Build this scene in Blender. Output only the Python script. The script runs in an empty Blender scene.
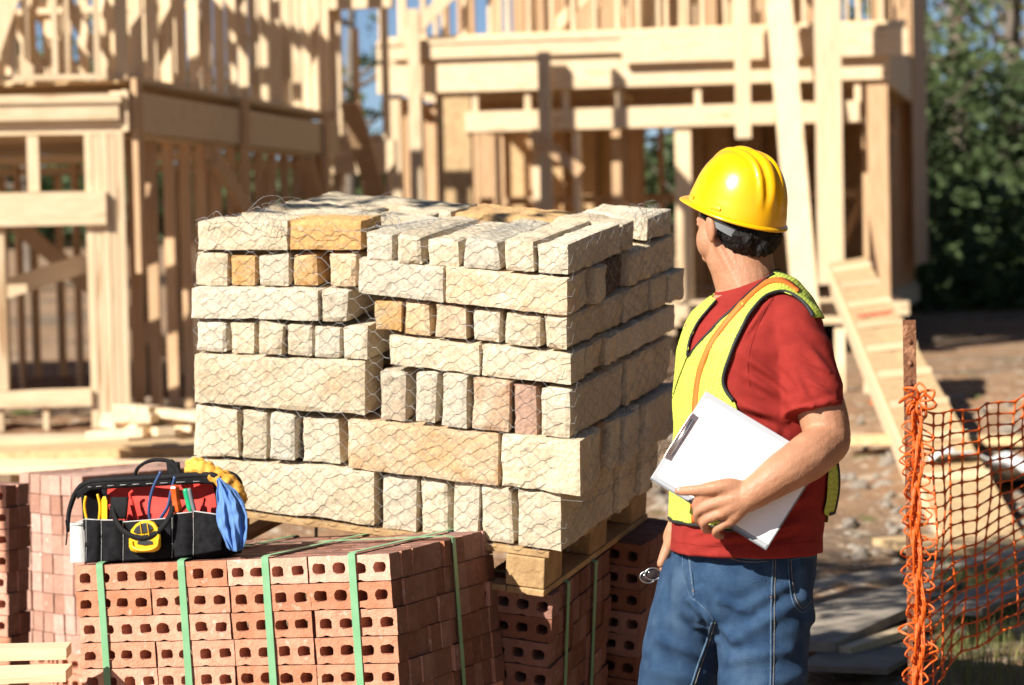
import bpy, bmesh, math, random
from mathutils import Vector, Matrix, noise
from mathutils.bvhtree import BVHTree
from mathutils.geometry import intersect_line_plane
random.seed(7)
SC = bpy.context.scene
COL = SC.collection
V = Vector
# ------------------------------------------------------------------ camera maths
F = 2500.0; CX = 512.0; CY = 342.5
PIT = math.atan((CY-235)/F); ROL = math.radians(1.2)
CAM = V((0, 0, 1.65))
FW = V((0, math.cos(PIT), -math.sin(PIT)))
R0 = V((1, 0, 0)); U0 = V((0, math.sin(PIT), math.cos(PIT)))
RT = R0*math.cos(ROL) - U0*math.sin(ROL)
UP = R0*math.sin(ROL) + U0*math.cos(ROL)
def P(px, py, Z): return CAM + FW*Z + RT*((px-CX)/F*Z) + UP*((CY-py)/F*Z)
def D(x, y, z): return RT*x + UP*y + FW*z
def proj(p):
    d = p-CAM; z = d.dot(FW)
    return CX+F*d.dot(RT)/z, CY-F*d.dot(UP)/z, z
def ray(px, py): return (P(px, py, 1.0)-CAM).normalized()
def on_plane(px, py, p0, n):
    d = ray(px, py); return CAM + d*((p0-CAM).dot(n)/d.dot(n))
# ------------------------------------------------------------------ materials
def nodes(m):
    m.use_nodes = True; nt = m.node_tree; nt.nodes.clear()
    return nt, nt.nodes.new, nt.links.new
def mat(name, c1, c2=None, scale=5, rough=.8, bump=0, bscale=None, rnd=.0, stretch=(1,1,1), metal=0, c3=None, c3t=.62, c3s=None, detail=5, spec=.5, coat=0, bdist=.01, sss=0, trans=0):
    m = bpy.data.materials.new(name); nt, N, L = nodes(m)
    out = N('ShaderNodeOutputMaterial'); b = N('ShaderNodeBsdfPrincipled'); L(b.outputs[0], out.inputs[0])
    b.inputs['Roughness'].default_value = rough; b.inputs['Metallic'].default_value = metal
    b.inputs['Specular IOR Level'].default_value = spec
    b.inputs['Coat Weight'].default_value = coat
    if sss:
        b.inputs['Subsurface Weight'].default_value = sss; b.inputs['Subsurface Scale'].default_value = .008
        b.inputs['Subsurface Radius'].default_value = (1,.4,.25)
    tc = N('ShaderNodeTexCoord'); mp = N('ShaderNodeMapping'); L(tc.outputs['Object'], mp.inputs[0])
    mp.inputs['Scale'].default_value = stretch
    oi = N('ShaderNodeObjectInfo')
    ad = N('ShaderNodeVectorMath'); ad.operation = 'MULTIPLY_ADD'
    cm = N('ShaderNodeCombineXYZ'); 
    for i in range(3): L(oi.outputs['Random'], cm.inputs[i])
    L(cm.outputs[0], ad.inputs[0]); ad.inputs[1].default_value = (37, 91, 53); L(mp.outputs[0], ad.inputs[2])
    vec = ad.outputs[0]
    c2 = c2 or tuple(x*.8 for x in c1)
    nz = N('ShaderNodeTexNoise'); nz.inputs['Scale'].default_value = scale; nz.inputs['Detail'].default_value = detail
    L(vec, nz.inputs['Vector'])
    rp = N('ShaderNodeValToRGB'); rp.color_ramp.elements[0].position = .32; rp.color_ramp.elements[1].position = .68
    rp.color_ramp.elements[0].color = (*c1, 1); rp.color_ramp.elements[1].color = (*c2, 1)
    L(nz.outputs[0], rp.inputs[0]); col = rp.outputs[0]
    if c3:
        n3 = N('ShaderNodeTexNoise'); n3.inputs['Scale'].default_value = c3s or scale*.4; n3.inputs['Detail'].default_value = 6
        L(vec, n3.inputs['Vector'])
        r3 = N('ShaderNodeMapRange'); r3.inputs[1].default_value = c3t-.06; r3.inputs[2].default_value = c3t+.06
        L(n3.outputs[0], r3.inputs[0])
        mx = N('ShaderNodeMix'); mx.data_type = 'RGBA'; L(r3.outputs[0], mx.inputs[0]); L(col, mx.inputs[6]); mx.inputs[7].default_value = (*c3, 1)
        col = mx.outputs[2]
    if rnd:
        hs = N('ShaderNodeHueSaturation'); mr = N('ShaderNodeMapRange'); mr.inputs[3].default_value = 1-rnd; mr.inputs[4].default_value = 1+rnd
        L(oi.outputs['Random'], mr.inputs[0]); L(mr.outputs[0], hs.inputs['Value']); L(col, hs.inputs['Color']); col = hs.outputs[0]
    L(col, b.inputs['Base Color'])
    if bump:
        bn = N('ShaderNodeTexNoise'); bn.inputs['Scale'].default_value = bscale or scale*4; bn.inputs['Detail'].default_value = 6
        L(vec, bn.inputs['Vector'])
        bp = N('ShaderNodeBump'); bp.inputs['Strength'].default_value = bump; bp.inputs['Distance'].default_value = bdist
        L(bn.outputs[0], bp.inputs['Height']); L(bp.outputs[0], b.inputs['Normal'])
    if trans:
        tr = N('ShaderNodeBsdfTranslucent'); L(col, tr.inputs[0]); ms = N('ShaderNodeMixShader'); ms.inputs[0].default_value = trans
        L(b.outputs[0], ms.inputs[1]); L(tr.outputs[0], ms.inputs[2]); L(ms.outputs[0], out.inputs[0])
    return m
M = {}
wl, wd = (.74, .58, .385), (.65, .475, .285)
M['wood_v'] = mat('lumber_upright', wl, wd, 6, .75, .2, 30, .14, (6,6,.5), c3=(.40,.235,.11), c3t=.68, c3s=2)
M['wood_h'] = mat('lumber_level', wl, wd, 6, .75, .2, 30, .14, (.6,6,6), c3=(.40,.235,.11), c3t=.68, c3s=2)
M['wood_red'] = mat('lumber_reddish_shade', (.58,.385,.22), (.46,.28,.145), 6, .8, .2, 30, .18, (5,5,.5))  # warm bounced shade of the walls is put into this lumber colour
M['osb'] = mat('plywood_sheet', (.60,.42,.22), (.46,.30,.15), 18, .8, .2, 60, .08, c3=(.35,.22,.1), c3t=.62, c3s=30)
M['stain'] = mat('red_ink', (.7,.12,.06))
M['dirt'] = None
M['pallet'] = mat('pallet_wood', (.46,.30,.14), (.30,.18,.08), 8, .85, .4, 40, .2, (2,2,2))
M['wire'] = mat('galvanised_wire', (.34,.34,.33), (.22,.21,.20), 40, .5, metal=.5)
M['strap'] = mat('green_strap', (.15,.34,.17), (.19,.38,.21), 20, .4, rnd=.08)
M['whitestrap'] = mat('pale_board', (.62,.58,.5))
M['black'] = mat('black_canvas', (.006,.006,.007), (.014,.014,.016), 60, .9, .5, 900, bdist=.002, spec=.12)
M['blackweb'] = mat('black_webbing', (.005,.005,.006), (.010,.010,.011), 90, .75, .4, 700, bdist=.002, spec=.2)
M['redcloth'] = mat('red_lining', (.62,.045,.03), (.5,.03,.02), 20, .8, .4, 200, bdist=.002)
M['piping'] = mat('grey_piping', (.5,.5,.5))
M['yellow'] = mat('yellow_plastic', (.78,.45,.01), (.72,.40,.01), 5, .35)
M['blackrub'] = mat('black_rubber', (.02,.02,.02), None, 5, .5)
M['blueh'] = mat('navy_grip', (.02,.05,.14), (.03,.07,.18), 20, .4)
M['orangeh'] = mat('orange_grip', (.75,.11,.01), (.6,.07,.01), 20, .25)
M['greenh'] = mat('green_grip', (.01,.38,.16), None, 20, .3)
M['steel'] = mat('steel', (.55,.55,.55), None, 20, .3, metal=1)
M['leather'] = mat('yellow_leather', (.72,.37,.05), (.52,.23,.02), 14, .7, .5, 70, bdist=.004)
M['bluecloth'] = mat('blue_cloth', (.08,.18,.42), (.11,.23,.50), 10, .9, .4, 500, bdist=.002)
M['white'] = mat('white_plastic', (.75,.75,.73), None, 10, .6)
M['skin'] = mat('skin', (.42,.212,.122), (.36,.17,.095), 26, .5, .4, 190, bdist=.003, sss=.10, c3=(.39,.175,.105), c3t=.62, c3s=14, spec=.3)
M['hair'] = mat('dark_hair', (.004,.003,.003), (.011,.008,.007), 90, .5, .9, 190, stretch=(1,1,.5), bdist=.008, spec=.2)
M['shirt'] = mat('red_cotton', (.27,.024,.018), (.225,.018,.014), 40, .9, .6, 700, bdist=.002, spec=.2)
M['jeans'] = mat('blue_denim', (.016,.042,.095), (.036,.076,.145), 26, .9, .9, 520, c3=(.055,.10,.17), c3t=.60, c3s=8, bdist=.004, spec=.2)
M['thread'] = mat('tan_stitching', (.30,.23,.14), (.10,.12,.14), 300, .8)
M['seam'] = mat('faded_denim_seam', (.075,.13,.20), (.03,.06,.11), 160, .9)
M['bind'] = mat('black_binding', (.012,.012,.012), None, 50, .7)
M['helmet'] = mat('yellow_helmet_shell', (.80,.40,.0), (.76,.37,.0), 3, .27, .04, 60, coat=.3, c3=(.62,.33,.03), c3t=.70, c3s=9)
M['grey'] = mat('grey_plastic', (.16,.17,.18), None, 20, .45)
M['paper'] = mat('white_paper', (.86,.87,.88), None, 3, .8)
M['board'] = mat('grey_clipboard', (.38,.39,.41), None, 3, .4)
M['lens'] = mat('dark_glass', (.03,.02,.02), None, 3, .1)
M['copper'] = mat('coppery_clip', (.62,.42,.34), (.5,.3,.22), 60, .25, metal=1)
M['rust'] = mat('rusty_steel', (.22,.085,.035), (.13,.05,.025), 45, .85, .6, 120, c3=(.36,.17,.09), c3t=.6, c3s=30)
M['net'] = mat('orange_net_plastic', (.80,.14,.012), (.72,.115,.01), 30, .45, trans=.15)
M['orange_t'] = mat('vest_orange', (.82,.17,.02), None, 20, .7)
M['bark'] = mat('bark', (.13,.10,.075), (.22,.18,.14), 6, .95, .6, 20, .2, (1,1,.3))
M['leafA'] = mat('leaf_green', (.075,.115,.03), (.12,.16,.045), .6, .7, rnd=.1, trans=.3)
M['leafB'] = mat('leaf_olive', (.12,.135,.04), (.17,.165,.06), .6, .7, rnd=.1, trans=.3)
M['leafC'] = mat('leaf_russet', (.20,.09,.045), (.15,.12,.04), .6, .7, rnd=.1, trans=.3)
M['leafD'] = mat('leaf_dark', (.05,.08,.025), (.08,.115,.035), .6, .7, rnd=.1, trans=.25)
M['grass'] = mat('grass_blades', (.13,.17,.035), (.33,.28,.11), 3, .8, trans=.3)
M['boot'] = mat('boot_leather', (.17,.09,.04), None, 12, .7, .3)
M['greyb'] = mat('weathered_board', (.30,.255,.20), (.20,.165,.13), 8, .9, .4, 50, .2)
M['eye'] = mat('eye_white', (.8,.8,.78), None, 3, .2)

def vest_mat():   # fine open mesh fabric
    m = bpy.data.materials.new('lime_mesh_fabric'); nt, N, L = nodes(m)
    out = N('ShaderNodeOutputMaterial'); b = N('ShaderNodeBsdfPrincipled')
    tc = N('ShaderNodeTexCoord'); mp = N('ShaderNodeMapping'); mp.inputs['Rotation'].default_value = (0,.35,.3)
    L(tc.outputs['Object'], mp.inputs[0])
    v = N('ShaderNodeTexVoronoi'); v.inputs['Scale'].default_value = 170; v.inputs['Randomness'].default_value = .35; L(mp.outputs[0], v.inputs['Vector'])
    lt = N('ShaderNodeMath'); lt.operation = 'LESS_THAN'; lt.inputs[1].default_value = .33; L(v.outputs['Distance'], lt.inputs[0])
    sc = N('ShaderNodeMath'); sc.operation = 'MULTIPLY'; sc.inputs[1].default_value = .6; L(lt.outputs[0], sc.inputs[0])
    b.inputs['Base Color'].default_value = (.50,.58,.075,1); b.inputs['Roughness'].default_value = .75
    t = N('ShaderNodeBsdfTransparent'); ms = N('ShaderNodeMixShader'); L(sc.outputs[0], ms.inputs[0]); L(b.outputs[0], ms.inputs[1]); L(t.outputs[0], ms.inputs[2])
    bp = N('ShaderNodeBump'); bp.inputs['Strength'].default_value = .5; bp.inputs['Distance'].default_value = .002; L(v.outputs['Distance'], bp.inputs['Height']); L(bp.outputs[0], b.inputs['Normal'])
    L(ms.outputs[0], out.inputs[0]); return m
M['vest'] = vest_mat()

def stone_mat():
    m = bpy.data.materials.new('rough_limestone'); nt, N, L = nodes(m)
    out = N('ShaderNodeOutputMaterial'); b = N('ShaderNodeBsdfPrincipled'); L(b.outputs[0], out.inputs[0]); b.inputs['Roughness'].default_value = .92; b.inputs['Specular IOR Level'].default_value = .2
    g = N('ShaderNodeNewGeometry'); oi = N('ShaderNodeObjectInfo')
    n1 = N('ShaderNodeTexNoise'); n1.inputs['Scale'].default_value = 9; n1.inputs['Detail'].default_value = 8; L(g.outputs['Position'], n1.inputs['Vector'])
    r1 = N('ShaderNodeValToRGB'); e = r1.color_ramp.elements; e[0].position = .3; e[0].color = (.70,.60,.44,1); e[1].position = .7; e[1].color = (.59,.46,.295,1)
    L(n1.outputs[0], r1.inputs[0])
    # stain: tint strength from the object's own colour alpha
    n2 = N('ShaderNodeTexNoise'); n2.inputs['Scale'].default_value = 11; n2.inputs['Detail'].default_value = 5; n2.inputs['Distortion'].default_value = .8; L(g.outputs['Position'], n2.inputs['Vector'])
    ad = N('ShaderNodeMath'); ad.operation = 'ADD'; L(n2.outputs[0], ad.inputs[0]); L(oi.outputs['Alpha'], ad.inputs[1])
    mr = N('ShaderNodeMapRange'); mr.inputs[1].default_value = .76; mr.inputs[2].default_value = 1.20; L(ad.outputs[0], mr.inputs[0])
    mx = N('ShaderNodeMix'); mx.data_type = 'RGBA'; L(mr.outputs[0], mx.inputs[0]); L(r1.outputs[0], mx.inputs[6]); L(oi.outputs['Color'], mx.inputs[7])
    # small dark pits and grit
    n3 = N('ShaderNodeTexNoise'); n3.inputs['Scale'].default_value = 120; n3.inputs['Detail'].default_value = 4; L(g.outputs['Position'], n3.inputs['Vector'])
    r3 = N('ShaderNodeMapRange'); r3.inputs[1].default_value = .3; r3.inputs[2].default_value = .7; r3.inputs[3].default_value = .78; r3.inputs[4].default_value = 1.12; L(n3.outputs[0], r3.inputs[0])
    hs = N('ShaderNodeHueSaturation'); mg = N('ShaderNodeMix'); mg.data_type = 'RGBA'; mg.inputs[7].default_value = (.50,.485,.42,1)
    fr_ = N('ShaderNodeMath'); fr_.operation = 'MULTIPLY'; fr_.inputs[1].default_value = 7.13; L(oi.outputs['Random'], fr_.inputs[0]); fc = N('ShaderNodeMath'); fc.operation = 'FRACT'; L(fr_.outputs[0], fc.inputs[0])
    fg = N('ShaderNodeMapRange'); fg.inputs[1].default_value = .35; fg.inputs[2].default_value = 1; fg.inputs[4].default_value = .5; L(fc.outputs[0], fg.inputs[0]); L(fg.outputs[0], mg.inputs[0]); L(mx.outputs[2], mg.inputs[6]); L(mg.outputs[2], hs.inputs['Color'])
    hs.inputs['Saturation'].default_value = .96
    rr = N('ShaderNodeMapRange'); rr.inputs[3].default_value = .82; rr.inputs[4].default_value = 1.03; L(oi.outputs['Random'], rr.inputs[0])
    mm = N('ShaderNodeMath'); mm.operation = 'MULTIPLY'; L(r3.outputs[0], mm.inputs[0]); L(rr.outputs[0], mm.inputs[1]); L(mm.outputs[0], hs.inputs['Value'])
    L(hs.outputs[0], b.inputs['Base Color'])
    n4 = N('ShaderNodeTexNoise'); n4.inputs['Scale'].default_value = 55; n4.inputs['Detail'].default_value = 9; n4.inputs['Roughness'].default_value = .65; L(g.outputs['Position'], n4.inputs['Vector'])
    bp = N('ShaderNodeBump'); bp.inputs['Strength'].default_value = .7; bp.inputs['Distance'].default_value = .008; L(n4.outputs[0], bp.inputs['Height']); L(bp.outputs[0], b.inputs['Normal'])
    return m
M['stone'] = stone_mat()
def brick_mat(name, ca, cb, cc):
    m = bpy.data.materials.new(name); nt, N, L = nodes(m)
    out = N('ShaderNodeOutputMaterial'); b = N('ShaderNodeBsdfPrincipled'); L(b.outputs[0], out.inputs[0]); b.inputs['Roughness'].default_value = .92; b.inputs['Specular IOR Level'].default_value = .2
    g = N('ShaderNodeNewGeometry'); oi = N('ShaderNodeObjectInfo')
    n1 = N('ShaderNodeTexNoise'); n1.inputs['Scale'].default_value = 35; n1.inputs['Detail'].default_value = 8; L(g.outputs['Position'], n1.inputs['Vector'])
    r = N('ShaderNodeValToRGB'); e = r.color_ramp.elements; e[0].position = .3; e[0].color = (*ca,1); e[1].position = .62; e[1].color = (*cb,1); x = e.new(.76); x.color = (*cc,1)
    L(n1.outputs[0], r.inputs[0])
    hs = N('ShaderNodeHueSaturation'); L(r.outputs[0], hs.inputs['Color'])
    rr = N('ShaderNodeMapRange'); rr.inputs[3].default_value = .70; rr.inputs[4].default_value = 1.10; L(oi.outputs['Random'], rr.inputs[0]); L(rr.outputs[0], hs.inputs['Value'])
    rs = N('ShaderNodeMath'); rs.operation='MULTIPLY_ADD'; rs.inputs[1].default_value=-.25; rs.inputs[2].default_value=1.1; L(oi.outputs['Random'], rs.inputs[0]); L(rs.outputs[0], hs.inputs['Saturation'])
    L(hs.outputs[0], b.inputs['Base Color'])
    n4 = N('ShaderNodeTexNoise'); n4.inputs['Scale'].default_value = 170; n4.inputs['Detail'].default_value = 6; L(g.outputs['Position'], n4.inputs['Vector'])
    bp = N('ShaderNodeBump'); bp.inputs['Strength'].default_value = .7; bp.inputs['Distance'].default_value = .004; L(n4.outputs[0], bp.inputs['Height']); L(bp.outputs[0], b.inputs['Normal'])
    return m
M['brick'] = brick_mat('fired_clay', (.66,.33,.22), (.56,.255,.16), (.74,.52,.41))
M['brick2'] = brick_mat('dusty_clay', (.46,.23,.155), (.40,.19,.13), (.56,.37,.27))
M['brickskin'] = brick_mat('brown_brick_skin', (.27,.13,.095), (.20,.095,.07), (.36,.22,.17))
M['brick_shade'] = brick_mat('shade_dark_clay', (.30,.13,.08), (.24,.10,.06), (.34,.18,.12))  # deep shade under the pallet put into the brick colour
M['brickdust'] = brick_mat('dusty_brick_skin', (.50,.29,.22), (.42,.23,.17), (.60,.44,.35))

# ------------------------------------------------------------------ mesh helper
ORG = {}
class MB:
    def __init__(s): s.v = []; s.f = []
    def add(s, vs, fs):
        o = len(s.v); s.v += [V(x) for x in vs]; s.f += [tuple(i+o for i in f) for f in fs]
    def hexa(s, c):      # c: 8 corners, index = x + 2y + 4z
        s.add(c, [(0,2,3,1),(4,5,7,6),(0,1,5,4),(2,6,7,3),(0,4,6,2),(1,3,7,5)])
    def box(s, o, a, b, c):
        s.hexa([o+a*i+b*j+c*k for k in (0,1) for j in (0,1) for i in (0,1)])
    def bar(s, p, q, w, d, side=None):   # rectangular stick from p to q
        ax = (q-p).normalized(); side = side or V((1,0,0))
        b = ax.cross(side).normalized(); a = b.cross(ax).normalized()
        s.box(p-a*w/2-b*d/2, a*w, b*d, q-p)
    def tube(s, pts, r, n=6, cap=True, flat=None):
        pts = [V(p) for p in pts]
        if not isinstance(r, (list, tuple)): r = [r]*len(pts)
        t0 = (pts[1]-pts[0]).normalized(); nrm = t0.orthogonal().normalized(); rings = []
        for i, p in enumerate(pts):
            t = (pts[min(i+1,len(pts)-1)]-pts[max(i-1,0)])
            t = t.normalized() if t.length > 1e-9 else t0
            nrm = (nrm - t*nrm.dot(t)); nrm = nrm.normalized() if nrm.length > 1e-6 else t.orthogonal().normalized()
            bn = t.cross(nrm)
            rings.append([p + nrm*math.cos(6.28318*k/n)*r[i] + bn*math.sin(6.28318*k/n)*r[i] for k in range(n)])
        s.rings(rings, cap)
    def rings(s, rings, cap=True, close=False):
        n = len(rings[0]); vs = [p for rg in rings for p in rg]; fs = []
        m = len(rings)
        for i in range(m if close else m-1):
            for k in range(n):
                a = i*n+k; b = i*n+(k+1) % n; c = ((i+1) % m)*n+(k+1) % n; d = ((i+1) % m)*n+k
                fs.append((a,b,c,d))
        if cap and not close: fs += [tuple(reversed(range(n))), tuple((m-1)*n+k for k in range(n))]
        s.add(vs, fs)
    def ell(s, c, a, b, w, nu=16, nv=10):   # ellipsoid with axis vectors
        rings = []
        for i in range(1, nv):
            th = math.pi*i/nv
            rings.append([c + (a*math.cos(6.28318*k/nu)+b*math.sin(6.28318*k/nu))*math.sin(th) - w*math.cos(th) for k in range(nu)])
        o = len(s.v); s.rings(rings, False)
        s.v += [c-w, c+w]; lo, hi = len(s.v)-2, len(s.v)-1
        for k in range(nu):
            s.f.append((lo, o+(k+1) % nu, o+k)); s.f.append((hi, o+(nv-2)*nu+k, o+(nv-2)*nu+(k+1) % nu))
    def band(s, pts, nrms, wdir, w, th):      # flat strap: centre points, outward normals, width direction
        rings = []
        for p, n, wd_ in zip(pts, nrms, wdir):
            a = wd_.normalized()*w/2; nn = n.normalized()*th
            rings.append([p-a, p+a, p+a+nn, p-a+nn])
        s.rings(rings, True)
    def grid(s, fn, nu, nv):
        vs = [fn(i/nu, j/nv) for j in range(nv+1) for i in range(nu+1)]
        s.add(vs, [(j*(nu+1)+i, j*(nu+1)+i+1, (j+1)*(nu+1)+i+1, (j+1)*(nu+1)+i) for j in range(nv) for i in range(nu)])
    def mesh(s, name, org=V((0,0,0))):
        me = bpy.data.meshes.new(name); me.from_pydata([tuple(p-org) for p in s.v], [], s.f); me.validate()
        bm = bmesh.new(); bm.from_mesh(me); bmesh.ops.recalc_face_normals(bm, faces=bm.faces); bm.to_mesh(me); bm.free()
        return me
    def build(s, name, m, parent=None, smooth=False, org=None, bevel=0, norecalc=False):
        if parent is not None: org = ORG[parent.name]
        elif org is None:
            xs = [p.x for p in s.v]; ys = [p.y for p in s.v]; zs = [p.z for p in s.v]
            org = V(((min(xs)+max(xs))/2, (min(ys)+max(ys))/2, min(zs)))
        me = s.mesh(name, org); return link(name, me, m, parent, org, smooth, bevel)
def link(name, me, m, parent=None, org=V((0,0,0)), smooth=False, bevel=0):
    if m is not None and not me.materials: me.materials.append(m)
    o = bpy.data.objects.new(name, me); COL.objects.link(o)
    if parent is not None: o.parent = parent
    else: o.location = org
    ORG[o.name] = org
    if smooth:
        for p in me.polygons: p.use_smooth = True
    if bevel:
        b = o.modifiers.new('bevel', 'BEVEL'); b.width = bevel; b.segments = 2; b.limit_method = 'ANGLE'
    return o
def tag(o, label, cat=None, group=None, kind=None):
    if label: o['label'] = label
    if cat: o['category'] = cat
    if group: o['group'] = group
    if kind: o['kind'] = kind
    return o
def empty(name, loc, label, cat, group=None):
    o = bpy.data.objects.new(name, None); COL.objects.link(o); o.location = loc; o.empty_display_size = .1
    ORG[o.name] = V(loc); return tag(o, label, cat, group)
def fuse(mb, voxel, it=4, fac=.5):
    me = mb.mesh('tmp'); o = bpy.data.objects.new('tmp', me); COL.objects.link(o)
    r = o.modifiers.new('r', 'REMESH'); r.mode = 'VOXEL'; r.voxel_size = voxel
    if it:
        s = o.modifiers.new('s', 'SMOOTH'); s.factor = fac; s.iterations = it
    dg = bpy.context.evaluated_depsgraph_get(); dg.update()
    out = bpy.data.meshes.new_from_object(o.evaluated_get(dg)); bpy.data.objects.remove(o)
    out.materials.clear(); return out
def push(me, fn):      # displace along the original normals
    n_ = [v.normal.copy() for v in me.vertices]
    for v, n in zip(me.vertices, n_): v.co = v.co+n*fn(v.co)
def fr(p, sc, oct=3): return noise.fractal(p*sc, 1.0, 2.0, oct)
ORD = ['topmost','second','third','fourth','fifth','sixth','seventh','eighth','ninth','tenth','eleventh','twelfth','thirteenth','fourteenth','fifteenth']
ORDN = ['first']+ORD[1:]
def smooth_curve(pts, n=6):
    pts = [V(p) for p in pts]; out = []
    for i in range(len(pts)-1):
        p0 = pts[max(i-1,0)]; p1 = pts[i]; p2 = pts[i+1]; p3 = pts[min(i+2,len(pts)-1)]
        for k in range(n):
            t = k/n
            out.append(.5*((2*p1)+(p2-p0)*t+(2*p0-5*p1+4*p2-p3)*t*t+(3*p1-p0-3*p2+p3)*t**3))
    out.append(pts[-1]); return out

# ------------------------------------------------------------------ camera, world, light
cam = bpy.data.cameras.new('camera'); co = bpy.data.objects.new('camera', cam); COL.objects.link(co)
cam.sensor_width = 36; cam.lens = 36*F/1024; cam.clip_end = 1000
co.matrix_world = Matrix(((RT.x,UP.x,-FW.x,CAM.x),(RT.y,UP.y,-FW.y,CAM.y),(RT.z,UP.z,-FW.z,CAM.z),(0,0,0,1)))
cam.dof.use_dof = True; cam.dof.focus_distance = 5.6; cam.dof.aperture_fstop = 4.3
SC.camera = co
SAZ = math.radians(50); SEL = math.radians(36)      # sun is behind the camera's left shoulder
sdir = V((-math.sin(SAZ)*math.cos(SEL), -math.cos(SAZ)*math.cos(SEL), math.sin(SEL)))
sl = bpy.data.lights.new('sun', 'SUN'); sl.energy = 5.0; sl.angle = math.radians(.5); sl.color = (1, .945, .85)
so = bpy.data.objects.new('sun', sl); COL.objects.link(so); so.rotation_euler = sdir.to_track_quat('Z', 'Y').to_euler(); so.location = (-5,-5,8)
w = bpy.data.worlds.new('World'); SC.world = w; w.use_nodes = True; nt = w.node_tree; nt.nodes.clear()
bg = nt.nodes.new('ShaderNodeBackground'); wo = nt.nodes.new('ShaderNodeOutputWorld'); sky = nt.nodes.new('ShaderNodeTexSky')
sky.sky_type = 'NISHITA'; sky.sun_disc = False; sky.sun_elevation = SEL; sky.sun_rotation = math.atan2(sdir.x, sdir.y)
sky.air_density = .55; sky.dust_density = .2; sky.ozone_density = 2.0
bg.inputs[1].default_value = .05
nt.links.new(sky.outputs[0], bg.inputs[0]); nt.links.new(bg.outputs[0], wo.inputs[0])
vs = SC.view_settings; vs.view_transform = 'Standard'; vs.look = 'None'; vs.exposure = .97; vs.gamma = 1
SC.render.engine = 'CYCLES'
# ------------------------------------------------------------------ ground
def sst(a, b, x):
    t = max(0, min(1, (x-a)/(b-a))); return t*t*(3-2*t)
def gz(x, y):
    z = .22*sst(5.4, 9.5, y) + .12*sst(10, 20, y) + 2.2*sst(30, 90, y)
    z += .05*noise.noise(V((x*.6, y*.6, 0)))*sst(4, 8, y) + .02*noise.noise(V((x*2.1, y*2.1, 3)))
    z += .26*math.exp(-((x-3.6)/1.5)**2-((y-15.5)/1.9)**2)*(1+.5*noise.noise(V((x*1.7,y*1.7,9))))   # spoil heap
    return z
def axis(segs):
    out = []
    for a, b, n in segs: out += [a+(b-a)*i/n for i in range(n)]
    return out+[segs[-1][1]]
xs = axis([(-400,-60,10),(-60,-12,16),(-12,-4,20),(-4,6,110),(6,14,30),(14,60,20),(60,400,10)])
ys = axis([(-30,2,10),(2,4,10),(4,12,110),(12,24,70),(24,60,30),(60,700,14)])
mb = MB(); vs_ = []
for y in ys:
    for x in xs:
        z = gz(x, y)
        if 3 < y < 22 and -4 < x < 8: z += (.018+.03*sst(9, 11, y))*fr(V((x, y, 0)), 4.2, 4) + .012*abs(fr(V((x,y,5)), 14, 3))
        vs_.append((x, y, z))
nx = len(xs); mb.add(vs_, [(j*nx+i, j*nx+i+1, (j+1)*nx+i+1, (j+1)*nx+i) for j in range(len(ys)-1) for i in range(nx-1)])
def dirt_mat():
    m = bpy.data.materials.new('trodden_dirt'); nt, N, L = nodes(m)
    out = N('ShaderNodeOutputMaterial'); b = N('ShaderNodeBsdfPrincipled'); L(b.outputs[0], out.inputs[0]); b.inputs['Roughness'].default_value = .95; b.inputs['Specular IOR Level'].default_value = .15
    g = N('ShaderNodeNewGeometry')
    def nz(s, d=6):
        n = N('ShaderNodeTexNoise'); n.inputs['Scale'].default_value = s; n.inputs['Detail'].default_value = d; L(g.outputs['Position'], n.inputs['Vector']); return n.outputs[0]
    def mix(f, a, c, lo, hi):
        r = N('ShaderNodeMapRange'); r.inputs[1].default_value = lo; r.inputs[2].default_value = hi; L(f, r.inputs[0])
        x = N('ShaderNodeMix'); x.data_type = 'RGBA'; L(r.outputs[0], x.inputs[0])
        if isinstance(a, tuple): x.inputs[6].default_value = (*a,1)
        else: L(a, x.inputs[6])
        x.inputs[7].default_value = (*c,1); return x.outputs[2]
    c = mix(nz(1.3), (.25,.14,.075), (.30,.195,.12), .35, .65)
    c = mix(nz(.5,4), c, (.17,.115,.075), .5, .62)
    c = mix(nz(9), c, (.42,.34,.25), .55, .66)
    c = mix(nz(3.3), c, (.10,.12,.035), .63, .70)
    L(c, b.inputs['Base Color'])
    bp = N('ShaderNodeBump'); bp.inputs['Strength'].default_value = .9; bp.inputs['Distance'].default_value = .03; L(nz(22, 10), bp.inputs['Height']); L(bp.outputs[0], b.inputs['Normal'])
    return m
M['dirt'] = dirt_mat()
g = mb.build('ground', M['dirt'], smooth=True, org=V((0,0,0))); tag(g, None, None, None, 'structure')

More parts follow.
